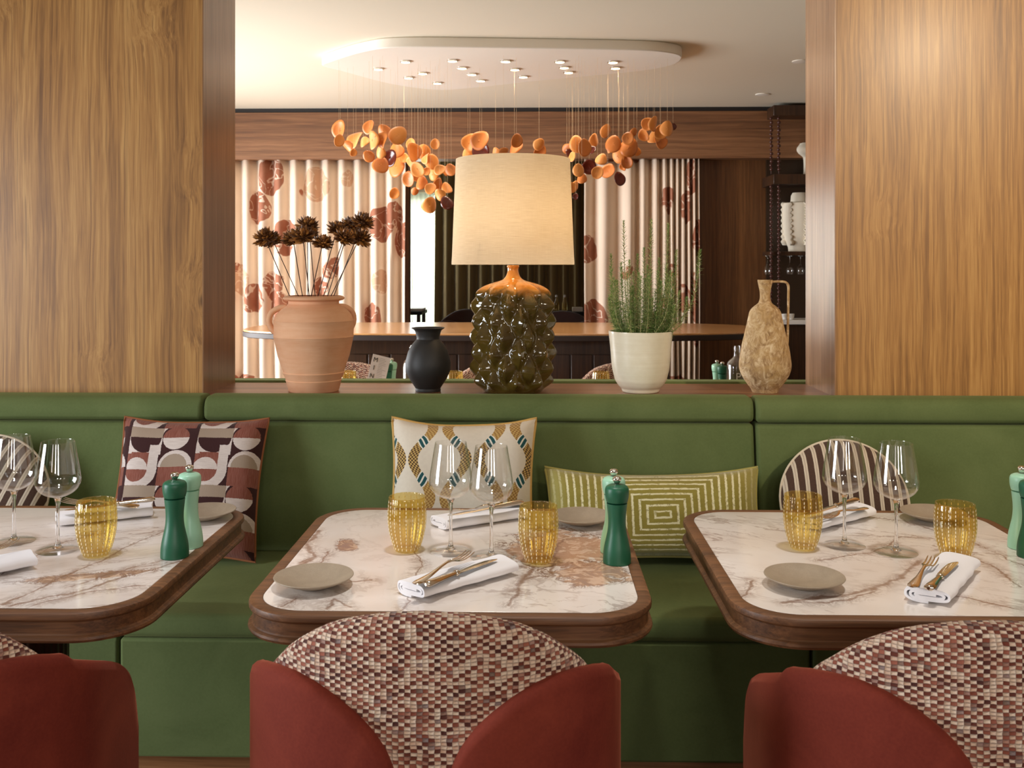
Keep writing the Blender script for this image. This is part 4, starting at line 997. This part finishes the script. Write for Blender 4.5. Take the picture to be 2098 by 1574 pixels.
# far room seen through the middle opening
structure(boxo('window_1', at(800, 500, Y=12.42).x, at(990, 500, Y=12.42).x, 12.42, 12.44, 0.55, CAM_H + (HORIZON - 408) * 12.42 / FPX, 'daylight_pane'))
structure(boxo('trim_7', at(780, 500, Y=12.4).x, at(1010, 500, Y=12.4).x, 12.36, 12.46, CAM_H + (HORIZON - 408) * 12.4 / FPX, CAM_H + (HORIZON - 394) * 12.4 / FPX, 'canopy_white'))
m = Mat('sheer', C(236, 240, 226), 0.9); nt = m.nt
tl = nt.nodes.new('ShaderNodeBsdfTranslucent'); tl.inputs[0].default_value = C(244, 248, 236); tr = nt.nodes.new('ShaderNodeBsdfTransparent'); m1 = nt.nodes.new('ShaderNodeMixShader'); m2 = nt.nodes.new('ShaderNodeMixShader'); m1.inputs[0].default_value = 0.35; m2.inputs[0].default_value = 0.35
nt.links.new(tl.outputs[0], m1.inputs[1]); nt.links.new(tr.outputs[0], m1.inputs[2]); nt.links.new(m.b.outputs[0], m2.inputs[2]); nt.links.new(m1.outputs[0], m2.inputs[1]); nt.links.new(m2.outputs[0], [x for x in nt.nodes if x.type == 'OUTPUT_MATERIAL'][0].inputs[0]); M['sheer'] = m.m
curtain('sheer_curtain', 'white sheer curtain glowing in the far window', [ptox(800 + 9 * k, 12.25) for k in range(0, 13)], 12.25, 0.03, CAM_H + (HORIZON - 396) * 12.25 / FPX, 'sheer', 0.02)
plain('olive_cloth', (150, 128, 84), 0.9, Sheen_Weight=0.2)
curtain('olive_curtain', 'olive brown curtain in the far room, behind the lamp', [ptox(892 + 24 * k, 12.05) for k in range(0, 15)], 12.05, 0.03, 2.70, 'olive_cloth', 0.06, None, 0.2)
def console(name, label, x0, x1, y0, y1, h):
    t = thing(name, label, 'side table', ((x0 + x1) / 2, (y0 + y1) / 2, 0)); hx, hy = (x1 - x0) / 2, (y1 - y0) / 2
    boxo('table_top', -hx, hx, -hy, hy, h - 0.04, h, 'black_metal', t, 0.004)
    for sx in (-1, 1):
        for sy in (-1, 1):
            b = MB(); b.box(sx * (hx - 0.04) - 0.02, sx * (hx - 0.04) + 0.02, sy * (hy - 0.04) - 0.02, sy * (hy - 0.04) + 0.02, 0, h - 0.04); b.build('leg', 'walnut_dark', t, smooth=False)
    return t
zc = 0.88
console('side_table', 'dark side table below the bright far window', at(780, 600, Y=11.4).x, at(870, 600, Y=11.4).x, 11.1, 11.7, zc)
console('side_table', 'dark side table with bottles in the far room, right of the lamp', at(1130, 600, Y=11.2).x, at(1225, 600, Y=11.2).x, 11.0, 11.6, zc)
bx = at(858, 600, Y=11.3); tag(boxo('folded_cloth', bx.x - 0.10, bx.x + 0.06, 11.15, 11.5, zc + 0.0005, zc + 0.03, 'linen_white', bevel=0.006), 'white folded cloth on the dark side table below the far window', 'cloth')
far = dup(ch, (at(918, 600, Y=10.55).x, 10.55, 0), 0.95, 'dark chair in the far room, left of the lamp base', 'dark chairs in the far room', {'side_wrap': 'chair_dark', 'backrest': 'chair_dark', 'seat': 'chair_dark'}); far.scale = (1.1, 1.1, 1.1)
far2 = dup(ch, (at(1150, 600, Y=10.7).x, 10.6, 0), 0.0, 'dark chair in the far room, right of the lamp base', 'dark chairs in the far room', {'side_wrap': 'chair_dark', 'backrest': 'chair_dark', 'seat': 'chair_dark'}); far2.scale = (1.08, 1.08, 1.08)
# small bottles on the far side table
def oil_bottle(loc, label, group):
    t = thing('oil_bottle', label, 'bottle', loc, 0, group)
    b = MB(); b.lathe([(0, 0)] + prof_smooth([(0.032, 0.001), (0.034, 0.04), (0.032, 0.09), (0.016, 0.12), (0.012, 0.15), (0.013, 0.16)], 3) + [(0, 0.16)], 20); b.build('bottle_body', 'amber_glass', t)
    b = MB(); b.lathe([(0, 0.16), (0.013, 0.16), (0.013, 0.185), (0, 0.19)], 12); b.build('stopper', 'linen_white', t); return t
ob = oil_bottle((at(1140, 600, Y=11.2).x, 11.2, zc + 0.0005), 'small glass bottle on the far side table, nearer the lamp', 'small bottles on the far side table')
dup(ob, (at(1157, 600, Y=11.2).x, 11.2, zc + 0.0005), 0.4, 'small glass bottle on the far side table, nearer the curtain', 'small bottles on the far side table')
tag(boxo('napkin_box', at(1183, 600, Y=11.15).x - 0.06, at(1183, 600, Y=11.15).x + 0.06, 11.1, 11.2, zc + 0.0005, zc + 0.05, 'linen_white', bevel=0.005), 'small white box on the far side table, beside the right curtain', 'box')

# ------------------------------------------------------------------ long wooden island with rounded ends
ZB = 0.95; yc_ = 7.12; HYB = 0.66
x0, x1 = at(512, 680, Y=yc_).x, at(1556, 680, Y=yc_).x
t = thing('bar_island', 'long wooden communal table with rounded ends behind the banquette', 'table', ((x0 + x1) / 2, yc_, 0))
hx = (x1 - x0) / 2
def superel(hx, hy, e, n=96): return [(hx * math.copysign(abs(math.cos(2 * PI * k / n)) ** (2 / e), math.cos(2 * PI * k / n)), hy * math.copysign(abs(math.sin(2 * PI * k / n)) ** (2 / e), math.sin(2 * PI * k / n))) for k in range(n)]
b = MB(); b.prism(superel(hx, HYB, 3.2), ZB - 0.012, ZB); b.build('table_top', 'bar_top_wood', t, bevel=0.002)
b = MB(); b.prism(superel(hx + 0.004, HYB + 0.004, 3.2), ZB - 0.05, ZB - 0.0125); b.build('edge_band', 'edge_dark', t, bevel=0.004)
bl, br = at(690, 700, Y=6.78).x - t.location.x, at(1372, 700, Y=6.78).x - t.location.x
boxo('base_panel', bl, br, -0.34, 0.34, 0.0, ZB - 0.051, 'walnut_dark', t, 0.01)
boxo('apron', bl + 0.1, br - 0.1, -0.352, -0.341, ZB - 0.16, ZB - 0.053, 'walnut_dark', t)
n = 14
for k in range(n):
    x = bl + 0.06 + (br - bl - 0.12) * (k + 0.5) / n; w = (br - bl - 0.12) / n * 0.46; boxo('slat', x - w, x + w, -0.352, -0.341, 0.08, ZB - 0.165, 'walnut_dark', t, 0.003)

# ------------------------------------------------------------------ second banquette and its tables (behind the ledge)
r2 = thing('banquette', 'green velvet banquette on the far side of the ledge, only its top edge in view', 'banquette', (0, 0, 0))
def ext2(name, poly, mat, bev):
    b = MB(); n = len(poly); xa_, xb_ = -2.6, 2.6
    b.add([(xa_, y, z) for y, z in poly] + [(xb_, y, z) for y, z in poly], [tuple(reversed(range(n))), tuple(range(n, 2 * n))] + [(i, (i + 1) % n, n + (i + 1) % n, n + i) for i in range(n)])
    return b.build(name, mat, r2, bevel=bev, seg=4, ang=50)
ext2('backrest', [(3.755, 0.44), (3.755, 0.956), (3.85, 0.956), (3.87, 0.86), (3.90, 0.44)], 'green_velvet', 0.014)
ext2('seat', [(3.755, 0.05), (3.755, 0.44), (4.40, 0.46), (4.41, 0.05)], 'green_velvet', 0.014)
GB = 'marble tables on the far side of the ledge'
for k, (x, lab) in enumerate(((-1.03, 'hidden table under the menu card'), (-0.25, 'hidden table behind the black vase'), (0.46, 'hidden table behind the cream pot'), (1.23, 'hidden table under the clear bottle'))):
    dining_table(x, 4.73, 'marble_left', lab + ', on the far side of the ledge', GB, hx=0.30 if k == 2 else 0.35)
GBC = 'tweed chairs on the far side of the ledge'
for px, lab in ((703, 'tweed chair top beside the terracotta urn, behind the menu card'), (1018, 'tweed chair top behind the lamp base'), (1284, 'tweed chair top behind the cream pot')):
    dup(ch, (at(px, 760, Y=5.35).x, 5.31, 0), PI, lab, GBC)
def on2(px, Y): p = at(px, 700, Y=Y); return (p.x, Y, TZ + 0.0006)
dup(tb, on2(712, 4.86), 0, 'amber tumbler top behind the ledge, beside the terracotta urn', GT)
dup(tb, on2(931, 4.86), 0.1, 'amber tumbler top behind the ledge, between black vase and lamp', GT)
dup(tb, on2(1231, 4.86), 0.1, 'amber tumbler top behind the ledge, at the left of the cream pot', GT)
dup(tb, on2(765, 4.44), 0.1, 'amber tumbler in front of the menu card', GT)
dup(md, on2(794, 4.78), 0, 'dark green pepper mill beside the menu card', GM)
q = dup(mm_, on2(803, 4.86), 0, 'mint green salt mill beside the menu card', GS2); q.name = 'salt_mill'
dup(md, on2(1480, 4.72), 0, 'dark green pepper mill beside the clear bottle', GM)
q = dup(mm_, on2(1469, 4.80), 0, 'mint green salt mill beside the clear bottle', GS2); q.name = 'salt_mill'
for o_ in COL.objects:
    if o_.name.startswith('salt_mill'): o_['category'] = 'salt mill'
def text(name, body, size, mat, parent, loc, rot=(PI / 2, 0, 0)):
    cu = bpy.data.curves.new(name, 'FONT'); cu.body = body; cu.size = size; cu.extrude = 0.0004; cu.align_x = 'CENTER'; cu.materials.append(M[mat])
    tmp = bpy.data.objects.new(name, cu); COL.objects.link(tmp); me = bpy.data.meshes.new_from_object(tmp.evaluated_get(bpy.context.evaluated_depsgraph_get()))
    bpy.data.objects.remove(tmp); o = bpy.data.objects.new(name, me); COL.objects.link(o); o.parent = parent; o.location = loc; o.rotation_euler = rot; return o
p = at(760, 700, Y=4.60); t = thing('menu_card', 'tilted white menu card with large letters, right of the terracotta urn', 'menu card', (p.x, 4.60, TZ + 0.004), (-0.12, 0.20, -0.25))
CW, CH = 0.046, 0.225
b = MB(); b.box(-CW, CW, -0.001, 0.001, 0.0, CH); b.build('card', 'card_paper', t, smooth=False)
for ch_, z in (('M', CH - 0.034), ('I', CH - 0.072), ('N', CH - 0.112)): text('lettering', ch_, 0.030, 'ink_black', t, (-0.026, -0.0015, z))
b = MB(); rl = random.Random(3)
for k in range(16):
    z = CH - 0.014 - k * 0.0075; x0 = -0.006; b.box(x0, x0 + rl.uniform(0.02, 0.045), -0.0014, -0.001, z, z + 0.0016)
b.build('text_lines', 'ink_grey', t, smooth=False)
def water_bottle(loc, label, group, s=1):
    t = thing('glass_bottle', label, 'bottle', loc, 0, group)
    pr = prof_smooth([(0.046, 0.002), (0.048, 0.02), (0.048, 0.15), (0.0475, 0.175), (0.041, 0.200), (0.024, 0.215), (0.0165, 0.226), (0.0155, 0.248), (0.0165, 0.252)], 4)
    nk = [(0.0175, 0.253), (0.0175, 0.257), (0.0158, 0.258), (0.0158, 0.262), (0.0175, 0.263), (0.0175, 0.268), (0.0158, 0.269), (0.0165, 0.275)]
    b = MB(); b.lathe([(0, 0)] + pr + nk + [(0.0125, 0.275), (0.0125, 0.225), (0.040, 0.196), (0.045, 0.17), (0.045, 0.012), (0, 0.012)], 40); b.build('bottle_body', 'clear_glass', t, ang=50)
    text('lettering', 'P', 0.05, 'linen_white', t, (-0.004, -0.0505, 0.118)); return t
GG = 'clear glass bottles behind the ledge'
wb = water_bottle(on2(1510, 4.60), 'clear glass bottle beside the clay jug', GG)
dup(wb, on2(846, 4.58), 0.5, 'clear glass bottle mostly hidden by the black vase', GG)

# ------------------------------------------------------------------ shelf unit at the right
XS = at(1562, 400, Y=YK).x; YS = 8.47
t = thing('shelf_unit', 'dark wooden display shelf against the back wall, at the right of the opening', 'shelf', (XS, YS, 0))
W_ = 1.6; D_ = YK - YS - 0.003
boxo('cornice', 0, W_, -0.08, D_, 2.685, 2.775, 'walnut_dark', t, 0.004)
for z, th, y0_ in ((2.10, 0.085, -0.08), (1.49, 0.035, -0.02)): boxo('shelf_board', 0, W_, y0_, D_, z, z + th, 'walnut_dark', t, 0.003)
boxo('back_panel', 0.03, W_, D_ - 0.02, D_, 0.0, 2.685, 'back_dark' if 'back_dark' in M else (plain('back_dark', (46, 30, 16), 0.4) and 'back_dark'), t)
boxo('counter', -0.02, W_, -0.09, D_, 0.90, 0.935, 'linen_white', t, 0.004); boxo('cabinet', 0.0, W_, -0.02, D_ - 0.021, 0.0, 0.899, 'walnut_dark', t, 0.004)
GBd = 'wooden bead strands in front of the shelf unit'
for px, z1, z2, lab in ((1580, 2.683, 2.188, 'upper brown bead strand at the outer corner of the shelf unit'), (1595.5, 2.683, 2.188, 'upper brown bead strand, second from the outer corner of the shelf unit'), (1580, 2.098, 0.938, 'lower long brown bead strand at the outer corner of the shelf unit'), (1595.5, 2.098, 0.938, 'lower long brown bead strand beside the ruffled white vase')):
    p = at(px, 400, Y=YS - 0.045); b = MB(); z = z1 - 0.018; k = 0
    while z > z2 + 0.016:
        r = 0.0165 if k % 2 else 0.0145
        b.lathe([(0, z - r), (r * .7, z - r * .7), (r, z), (r * .7, z + r * .7), (0, z + r)], 10, 0.004 * (k % 2) - 0.002, 0); z -= 0.0335; k += 1
    b.tube([(0, 0, z1), (0, 0, z2)], 0.004, 6)
    o = b.build('bead_strand', 'bead_wood', None, ang=80); o.location = (p.x, YS - 0.045, 0); tag(o, lab, 'bead strand', GBd)
m = Mat('ruffle_clay', C(226, 216, 196), 0.75); M['ruffle_clay'] = m.m
t = thing('ruffled_vase', 'white vase with ruffled sides on the middle shelf', 'vase', (at(1637, 450, Y=8.62).x, 8.585, 1.5255))
k_ = 8.62 / FPX; VPx = [(513, 23), (503, 24), (497, 28), (480, 34), (450, 36), (425, 36), (415, 34), (413, 19), (400, 18), (394, 15)]
pr = [(hw * k_, (513 - y) * k_) for y, hw in VPx]
b = MB(); b.lathe([(0, 0)] + pr + [(0, pr[-1][1])], 40); b.build('vase_body', 'ruffle_clay', t, ang=50)
for k in range(8):
    a = 2 * PI * k / 8; b = MB(); rows = []
    for i in range(41):
        z = (513 - 500) * k_ + (500 - 414) * k_ * i / 40; r0 = 0.10; w = 0.012 * math.sin(i * 1.25 + k); r1 = 0.162 + 0.010 * math.sin(i * 1.25 + k)
        rows.append([(rr_ * math.cos(a) - w * math.sin(a) * (rr_ - r0) / 0.06, rr_ * math.sin(a) + w * math.cos(a) * (rr_ - r0) / 0.06, z) for rr_ in (r0, 0.13, r1)])
    b.grid(rows); o = b.build('ruffle', 'ruffle_clay', t); s_ = o.modifiers.new('t', 'SOLIDIFY'); s_.thickness = 0.008
p = at(1656, 330, Y=8.62); b = MB(); zz = 2.1855
b.lathe([(0, 0)] + prof_smooth([(0.045, 0.0), (0.040, 0.05), (0.042, 0.15), (0.055, 0.175), (0.085, 0.20), (0.100, 0.225), (0.098, 0.25), (0.080, 0.275), (0.072, 0.29)], 4) + [(0.064, 0.285), (0.04, 0.2), (0, 0.2)], 40, rib=lambda a, z: 0.006 * math.sin(7 * a) * max(0, min(1, (z - 0.15) / 0.08)))
o = b.build('mushroom_vase', 'ruffle_clay', None, ang=60); o.location = (p.x, 8.62, zz); tag(o, 'white mushroom shaped vase on the top shelf, cut by the opening', 'vase')
GH = 'stemmed glasses hanging under the shelf'
def hang_glass(loc, label):
    t = thing('hanging_glass', label, 'glass', loc, 0, GH)
    b = MB(); b.lathe([(0.028, 0.0), (0.034, 0.03), (0.028, 0.07), (0.008, 0.088), (0.0035, 0.10), (0.003, 0.155), (0.030, 0.160), (0.030, 0.163), (0, 0.163)], 24); b.build('glass_body', 'clear_glass', t); return t
hz = 1.49 - 0.164
hg = hang_glass((at(1561.5, 540, Y=8.5).x + 0.05, 8.52, hz), 'glass hanging under the shelf at its left end')
dup(hg, (at(1620, 540, Y=8.55).x, 8.58, hz), 0, 'glass hanging under the shelf, above the jug handle')
dup(hg, (at(1642, 540, Y=8.55).x, 8.58, hz), 0, 'glass hanging under the shelf, beside the right jamb')
GCp = 'small white cups on the shelf counter'
for px, lab in ((1608, 'small white cup on the shelf counter, behind the jug handle'), (1621, 'small white cup on the shelf counter, right of the jug handle')):
    b = MB(); b.lathe([(0, 0), (0.02, 0), (0.026, 0.03), (0.027, 0.05), (0.024, 0.05), (0.02, 0.008), (0, 0.008)], 20); o = b.build('cup', 'plate_white', None); o.location = (at(px, 655, Y=8.50).x, 8.50, 0.9355); tag(o, lab, 'cup', GCp)

# ------------------------------------------------------------------ leaf chandelier
ZCAN = 2.735
P0 = at(1040, 140, Z=ZCAN)
t = thing('leaf_chandelier', 'pendant light of orange leaf discs hanging on wires from a white ceiling plate', 'chandelier', (P0.x, P0.y, 0))
op = [at(px, py, Z=ZCAN) for px, py in ((672, 128), (745, 106), (830, 97), (1050, 99), (1290, 103), (1370, 108), (1397, 118), (1375, 134), (1300, 147), (1120, 164), (960, 181), (890, 184), (800, 172), (700, 146), (662, 136))]
poly = [(p.x - P0.x, p.y - P0.y) for p in smooth_curve(op, 5, True)]
b = MB(); b.prism(list(reversed(poly)) if sum(poly[i][0] * poly[(i + 1) % len(poly)][1] - poly[(i + 1) % len(poly)][0] * poly[i][1] for i in range(len(poly))) < 0 else poly, ZCAN, 2.7995); b.build('ceiling_plate', 'canopy_white', t, bevel=0.006)
SP = [(775, 140), (831, 125), (837, 158), (866, 149), (896, 169), (927, 123), (947, 138), (967, 151), (985, 164), (1036, 124), (1055, 141), (1072, 156), (1147, 125), (1156, 137), (1165, 147), (1256, 126), (1261, 138)]
spots = []
for px, py in SP:
    p = at(px, py, Z=ZCAN); spots.append(p); x, y = p.x - P0.x, p.y - P0.y
    b = MB(); b.lathe([(0.036, ZCAN - 0.0002), (0.036, ZCAN - 0.008), (0.030, ZCAN - 0.010), (0.033, ZCAN - 0.003)], 24, x, y); o = b.build('spot_ring', 'chrome', t)
    b = MB(); b.lathe([(0, ZCAN - 0.009), (0.028, ZCAN - 0.009), (0.032, ZCAN - 0.002), (0, ZCAN - 0.002)], 20, x, y); b.build('spot_lens', 'lamp_lens', o)
LA = [(185, 320, 90), (165, 470, 60), (290, 550, 60), (405, 460, 95), (510, 480, 60), (370, 640, 40), (590, 290, 70), (640, 470, 90), (800, 340, 70), (780, 470, 80), (990, 390, 95), (590, 690, 60), (740, 640, 60), (960, 610, 85), (890, 720, -85), (750, 810, 90), (960, 840, 105), (1180, 520, 55), (1190, 640, 95), (1350, 640, 75), (1180, 780, 65), (1390, 720, 60), (1520, 520, 50), (1480, 770, 75), (1280, 870, 80), (1390, 900, 40), (1580, 880, 60), (1480, 950, 60), (1150, 1010, 75), (1310, 1060, 70), (1230, 1180, 40), (1450, 1140, 60), (1560, 1090, 75), (1580, 1230, 60), (940, 1210, 55), (1450, 1380, 85), (1690, 1130, 60), (1690, 1340, -70), (1650, 900, 50), (1740, 880, 60), (1080, 720, 50), (1270, 960, 60)]
LB = [(140, 560, 50), (170, 610, -40), (220, 670, 50), (290, 500, 80), (370, 550, 80), (520, 440, 60), (480, 580, -40), (670, 330, 65), (760, 500, 80), (700, 560, 40), (830, 660, 70), (960, 420, 60), (970, 540, 90), (1040, 340, 40), (1080, 600, 40), (1230, 240, 70), (1190, 370, 60), (1320, 230, 70), (1300, 400, 70), (1400, 330, 70), (1390, 470, 70), (1490, 290, 70), (1565, 260, -35), (600, 700, 60), (440, 800, -75), (690, 870, 75), (550, 880, 60), (840, 970, -65), (950, 740, 60), (900, 800, 40), (300, 850, 60), (340, 960, 50), (260, 1050, 40), (210, 1080, 50), (260, 1200, -30)]
LC = [(895, 600, 30), (945, 590, 35), (955, 640, -35), (885, 655, 24), (1025, 655, 22), (1065, 655, 22), (1120, 620, 32), (1130, 590, 24), (1245, 610, 22), (1245, 640, 24)]
LV = [(670 + x / 6.843, 220 + y / 6.843, r / 6.843) for x, y, r in LA] + [(1140 + x / 6.556, 220 + y / 6.556, r / 6.556) for x, y, r in LB] + [(600 + x / 2.468, 50 + y / 2.468, r / 2.468) for x, y, r in LC]
rl = random.Random(11)
def leaf_mesh(R, bend, cone):
    b = MB(); rows = []
    for i in range(5):
        r = R * i / 4; row = []
        for k in range(20):
            a = 2 * PI * k / 20; rr_ = r * (1 + (0.16 * max(0, math.cos(a)) ** 6 if i else 0)); x, y = rr_ * math.cos(a), rr_ * math.sin(a) * 0.94
            row.append((x, y, bend * y * y / R + cone * x * x / R))
        rows.append(row)
    b.grid(rows, closed=True); return b
for px, py, r in LV:
    Y = P0.y + rl.uniform(-0.42, 0.42); p = at(px, py, Y=Y); R = abs(r) * Y / FPX * 1.42; dark = r < 0
    mat = 'leaf_dark' if dark else rl.choice(['leaf_orange', 'leaf_orange', 'leaf_copper'])
    lb = leaf_mesh(R, rl.choice((-1, 1)) * rl.uniform(0.25, 0.7), rl.uniform(-0.2, 0.2)); loc = p - Vector((P0.x, P0.y, 0))
    mw = Matrix.Translation(loc) @ Matrix.Rotation(rl.uniform(-0.85, 0.85), 4, 'Z') @ Matrix.Rotation(rl.uniform(-0.6, 0.6), 4, 'Y') @ Matrix.Rotation(PI / 2 + rl.uniform(-0.55, 0.55), 4, 'X') @ Matrix.Rotation(PI / 2 + rl.uniform(-.4, .4), 4, 'Z')
    o = lb.build('leaf_disc', mat, t, ang=80, xf=mw); s_ = o.modifiers.new('t', 'SOLIDIFY'); s_.thickness = 0.003; s_.offset = 0
    top = loc + Vector((0, 0, R * 0.8)); b = MB(); b.tube([top, (top.x, top.y, ZCAN)], 0.0006, 4, cap=False); b.build('wire', 'wire', o)
GDn = 'small recessed ceiling downlights'
for px, py, lab in ((1562, 193, 'small recessed downlight in the ceiling, nearer the back wall'), (1640, 125, 'small recessed downlight in the ceiling, beside the right jamb')):
    p = at(px, py, Z=2.8); t = thing('downlight', lab, 'ceiling light', (p.x, p.y, 0), 0, GDn)
    b = MB(); b.lathe([(0.036, 2.7995), (0.056, 2.7995), (0.056, 2.794), (0.036, 2.790)], 28); b.build('trim_ring', 'canopy_white', t)
    b = MB(); b.lathe([(0, 2.7994), (0.036, 2.7994), (0.036, 2.797), (0, 2.797)], 20); b.build('lens', 'lens_low' if 'lens_low' in M else (emit('lens_low', (255, 226, 190), 1.6) or 'lens_low'), t)
# ================================================================== LIGHT
def area(name, loc, aim, sx, sy, watts, rgb, spread=180):
    l = bpy.data.lights.new(name, 'AREA'); l.shape = 'RECTANGLE'; l.size = sx; l.size_y = sy; l.energy = watts; l.color = rgb; l.spread = math.radians(spread)
    o = bpy.data.objects.new(name, l); COL.objects.link(o); o.location = loc
    o.rotation_euler = (Vector(aim) - Vector(loc)).to_track_quat('-Z', 'Y').to_euler(); return o
DAY = (0.90, 0.95, 1.0); WARM = (1.0, 0.80, 0.58)
# daylight: window at the left of the front room, glazed front behind the camera, window at the left of the back room
area('window_light_left', (-4.0, 1.1, 1.35), (0.6, 2.6, 0.45), 1.3, 1.7, 58, DAY, 120)
for x_, w_ in ((-1.7, 10), (0.2, 26), (1.9, 46)): area('window_light_front', (x_, -3.3, 2.15), (x_ * 0.8 + 0.2, 3.0, 1.2), 0.55, 1.3, w_, (1.0, 0.94, 0.87))
area('window_light_back', (-4.1, 6.1, 1.15), (1.5, 7.3, 0.7), 3.0, 1.7, 250, (0.95, 0.975, 1.0), 140)
# lamps: ceiling spots over the front tables, pendant spots over the island
def spot(name, loc, aim, watts, rgb, ang=70, blend=0.8, rad=0.03):
    l = bpy.data.lights.new(name, 'SPOT'); l.energy = watts; l.color = rgb; l.spot_size = math.radians(ang); l.spot_blend = blend; l.shadow_soft_size = rad
    o = bpy.data.objects.new(name, l); COL.objects.link(o); o.location = loc; o.rotation_euler = (Vector(aim) - Vector(loc)).to_track_quat('-Z', 'Y').to_euler(); return o
for i in (0, 2, 4, 6, 8, 10, 12, 14, 16):
    p = spots[i]; spot('pendant_spot', (p.x, p.y, ZCAN - 0.02), (p.x, p.y, 0), 12, WARM, 100)
spot('ceiling_spot_right', (2.4, 0.6, 2.75), (1.5, 3.4, 1.7), 230, (1.0, 0.84, 0.62), 62, 1.0, 0.06)
spot('ceiling_spot_left', (-1.9, 2.2, 2.75), (-1.5, 3.4, 1.3), 7, WARM, 70, 1.0, 0.06)
for x_, w_, c_ in ((-1.1, 56, (0.94, 0.95, 1.0)), (-0.15, 80, (1.0, 0.96, 0.90)), (0.8, 78, (1.0, 0.93, 0.83))): spot('ceiling_spot_table', (x_, 2.0, 2.75), (x_, 2.15, 0.75), w_, c_, 44, 0.9, 0.08)
area('far_window_light', (-1.6, 12.0, 1.5), (0.6, 10.5, 1.0), 1.2, 1.6, 25, DAY)
w = bpy.data.worlds.new('World'); SC.world = w; w.use_nodes = True; bg = w.node_tree.nodes['Background']
bg.inputs[0].default_value = (1.0, 0.86, 0.72, 1); bg.inputs[1].default_value = 0.075

# ================================================================== CAMERA
cam = bpy.data.cameras.new('camera'); co = bpy.data.objects.new('camera', cam); COL.objects.link(co)
cam.sensor_width = 36.0; cam.lens = 36.0 * FPX / 2098.0; cam.shift_y = (HORIZON - 787.0) / 2098.0
co.location = (0, 0, CAM_H); co.rotation_euler = (PI / 2, 0, YAW); cam.clip_start = 0.05; cam.clip_end = 60
cam.dof.use_dof = True; cam.dof.focus_distance = 2.6; cam.dof.aperture_fstop = 12.0
SC.camera = co
vs = SC.view_settings; vs.view_transform = 'Standard'; vs.look = 'None'; vs.exposure = 0.0; vs.gamma = 1.0; vs.use_curve_mapping = False
SC.cycles.use_denoising = True
SC.cycles.max_bounces = 10; SC.cycles.transparent_max_bounces = 32; SC.cycles.transmission_bounces = 8; SC.cycles.diffuse_bounces = 4; SC.cycles.glossy_bounces = 4
SC.cycles.sample_clamp_indirect = 6.0; SC.cycles.caustics_reflective = False; SC.cycles.caustics_refractive = False
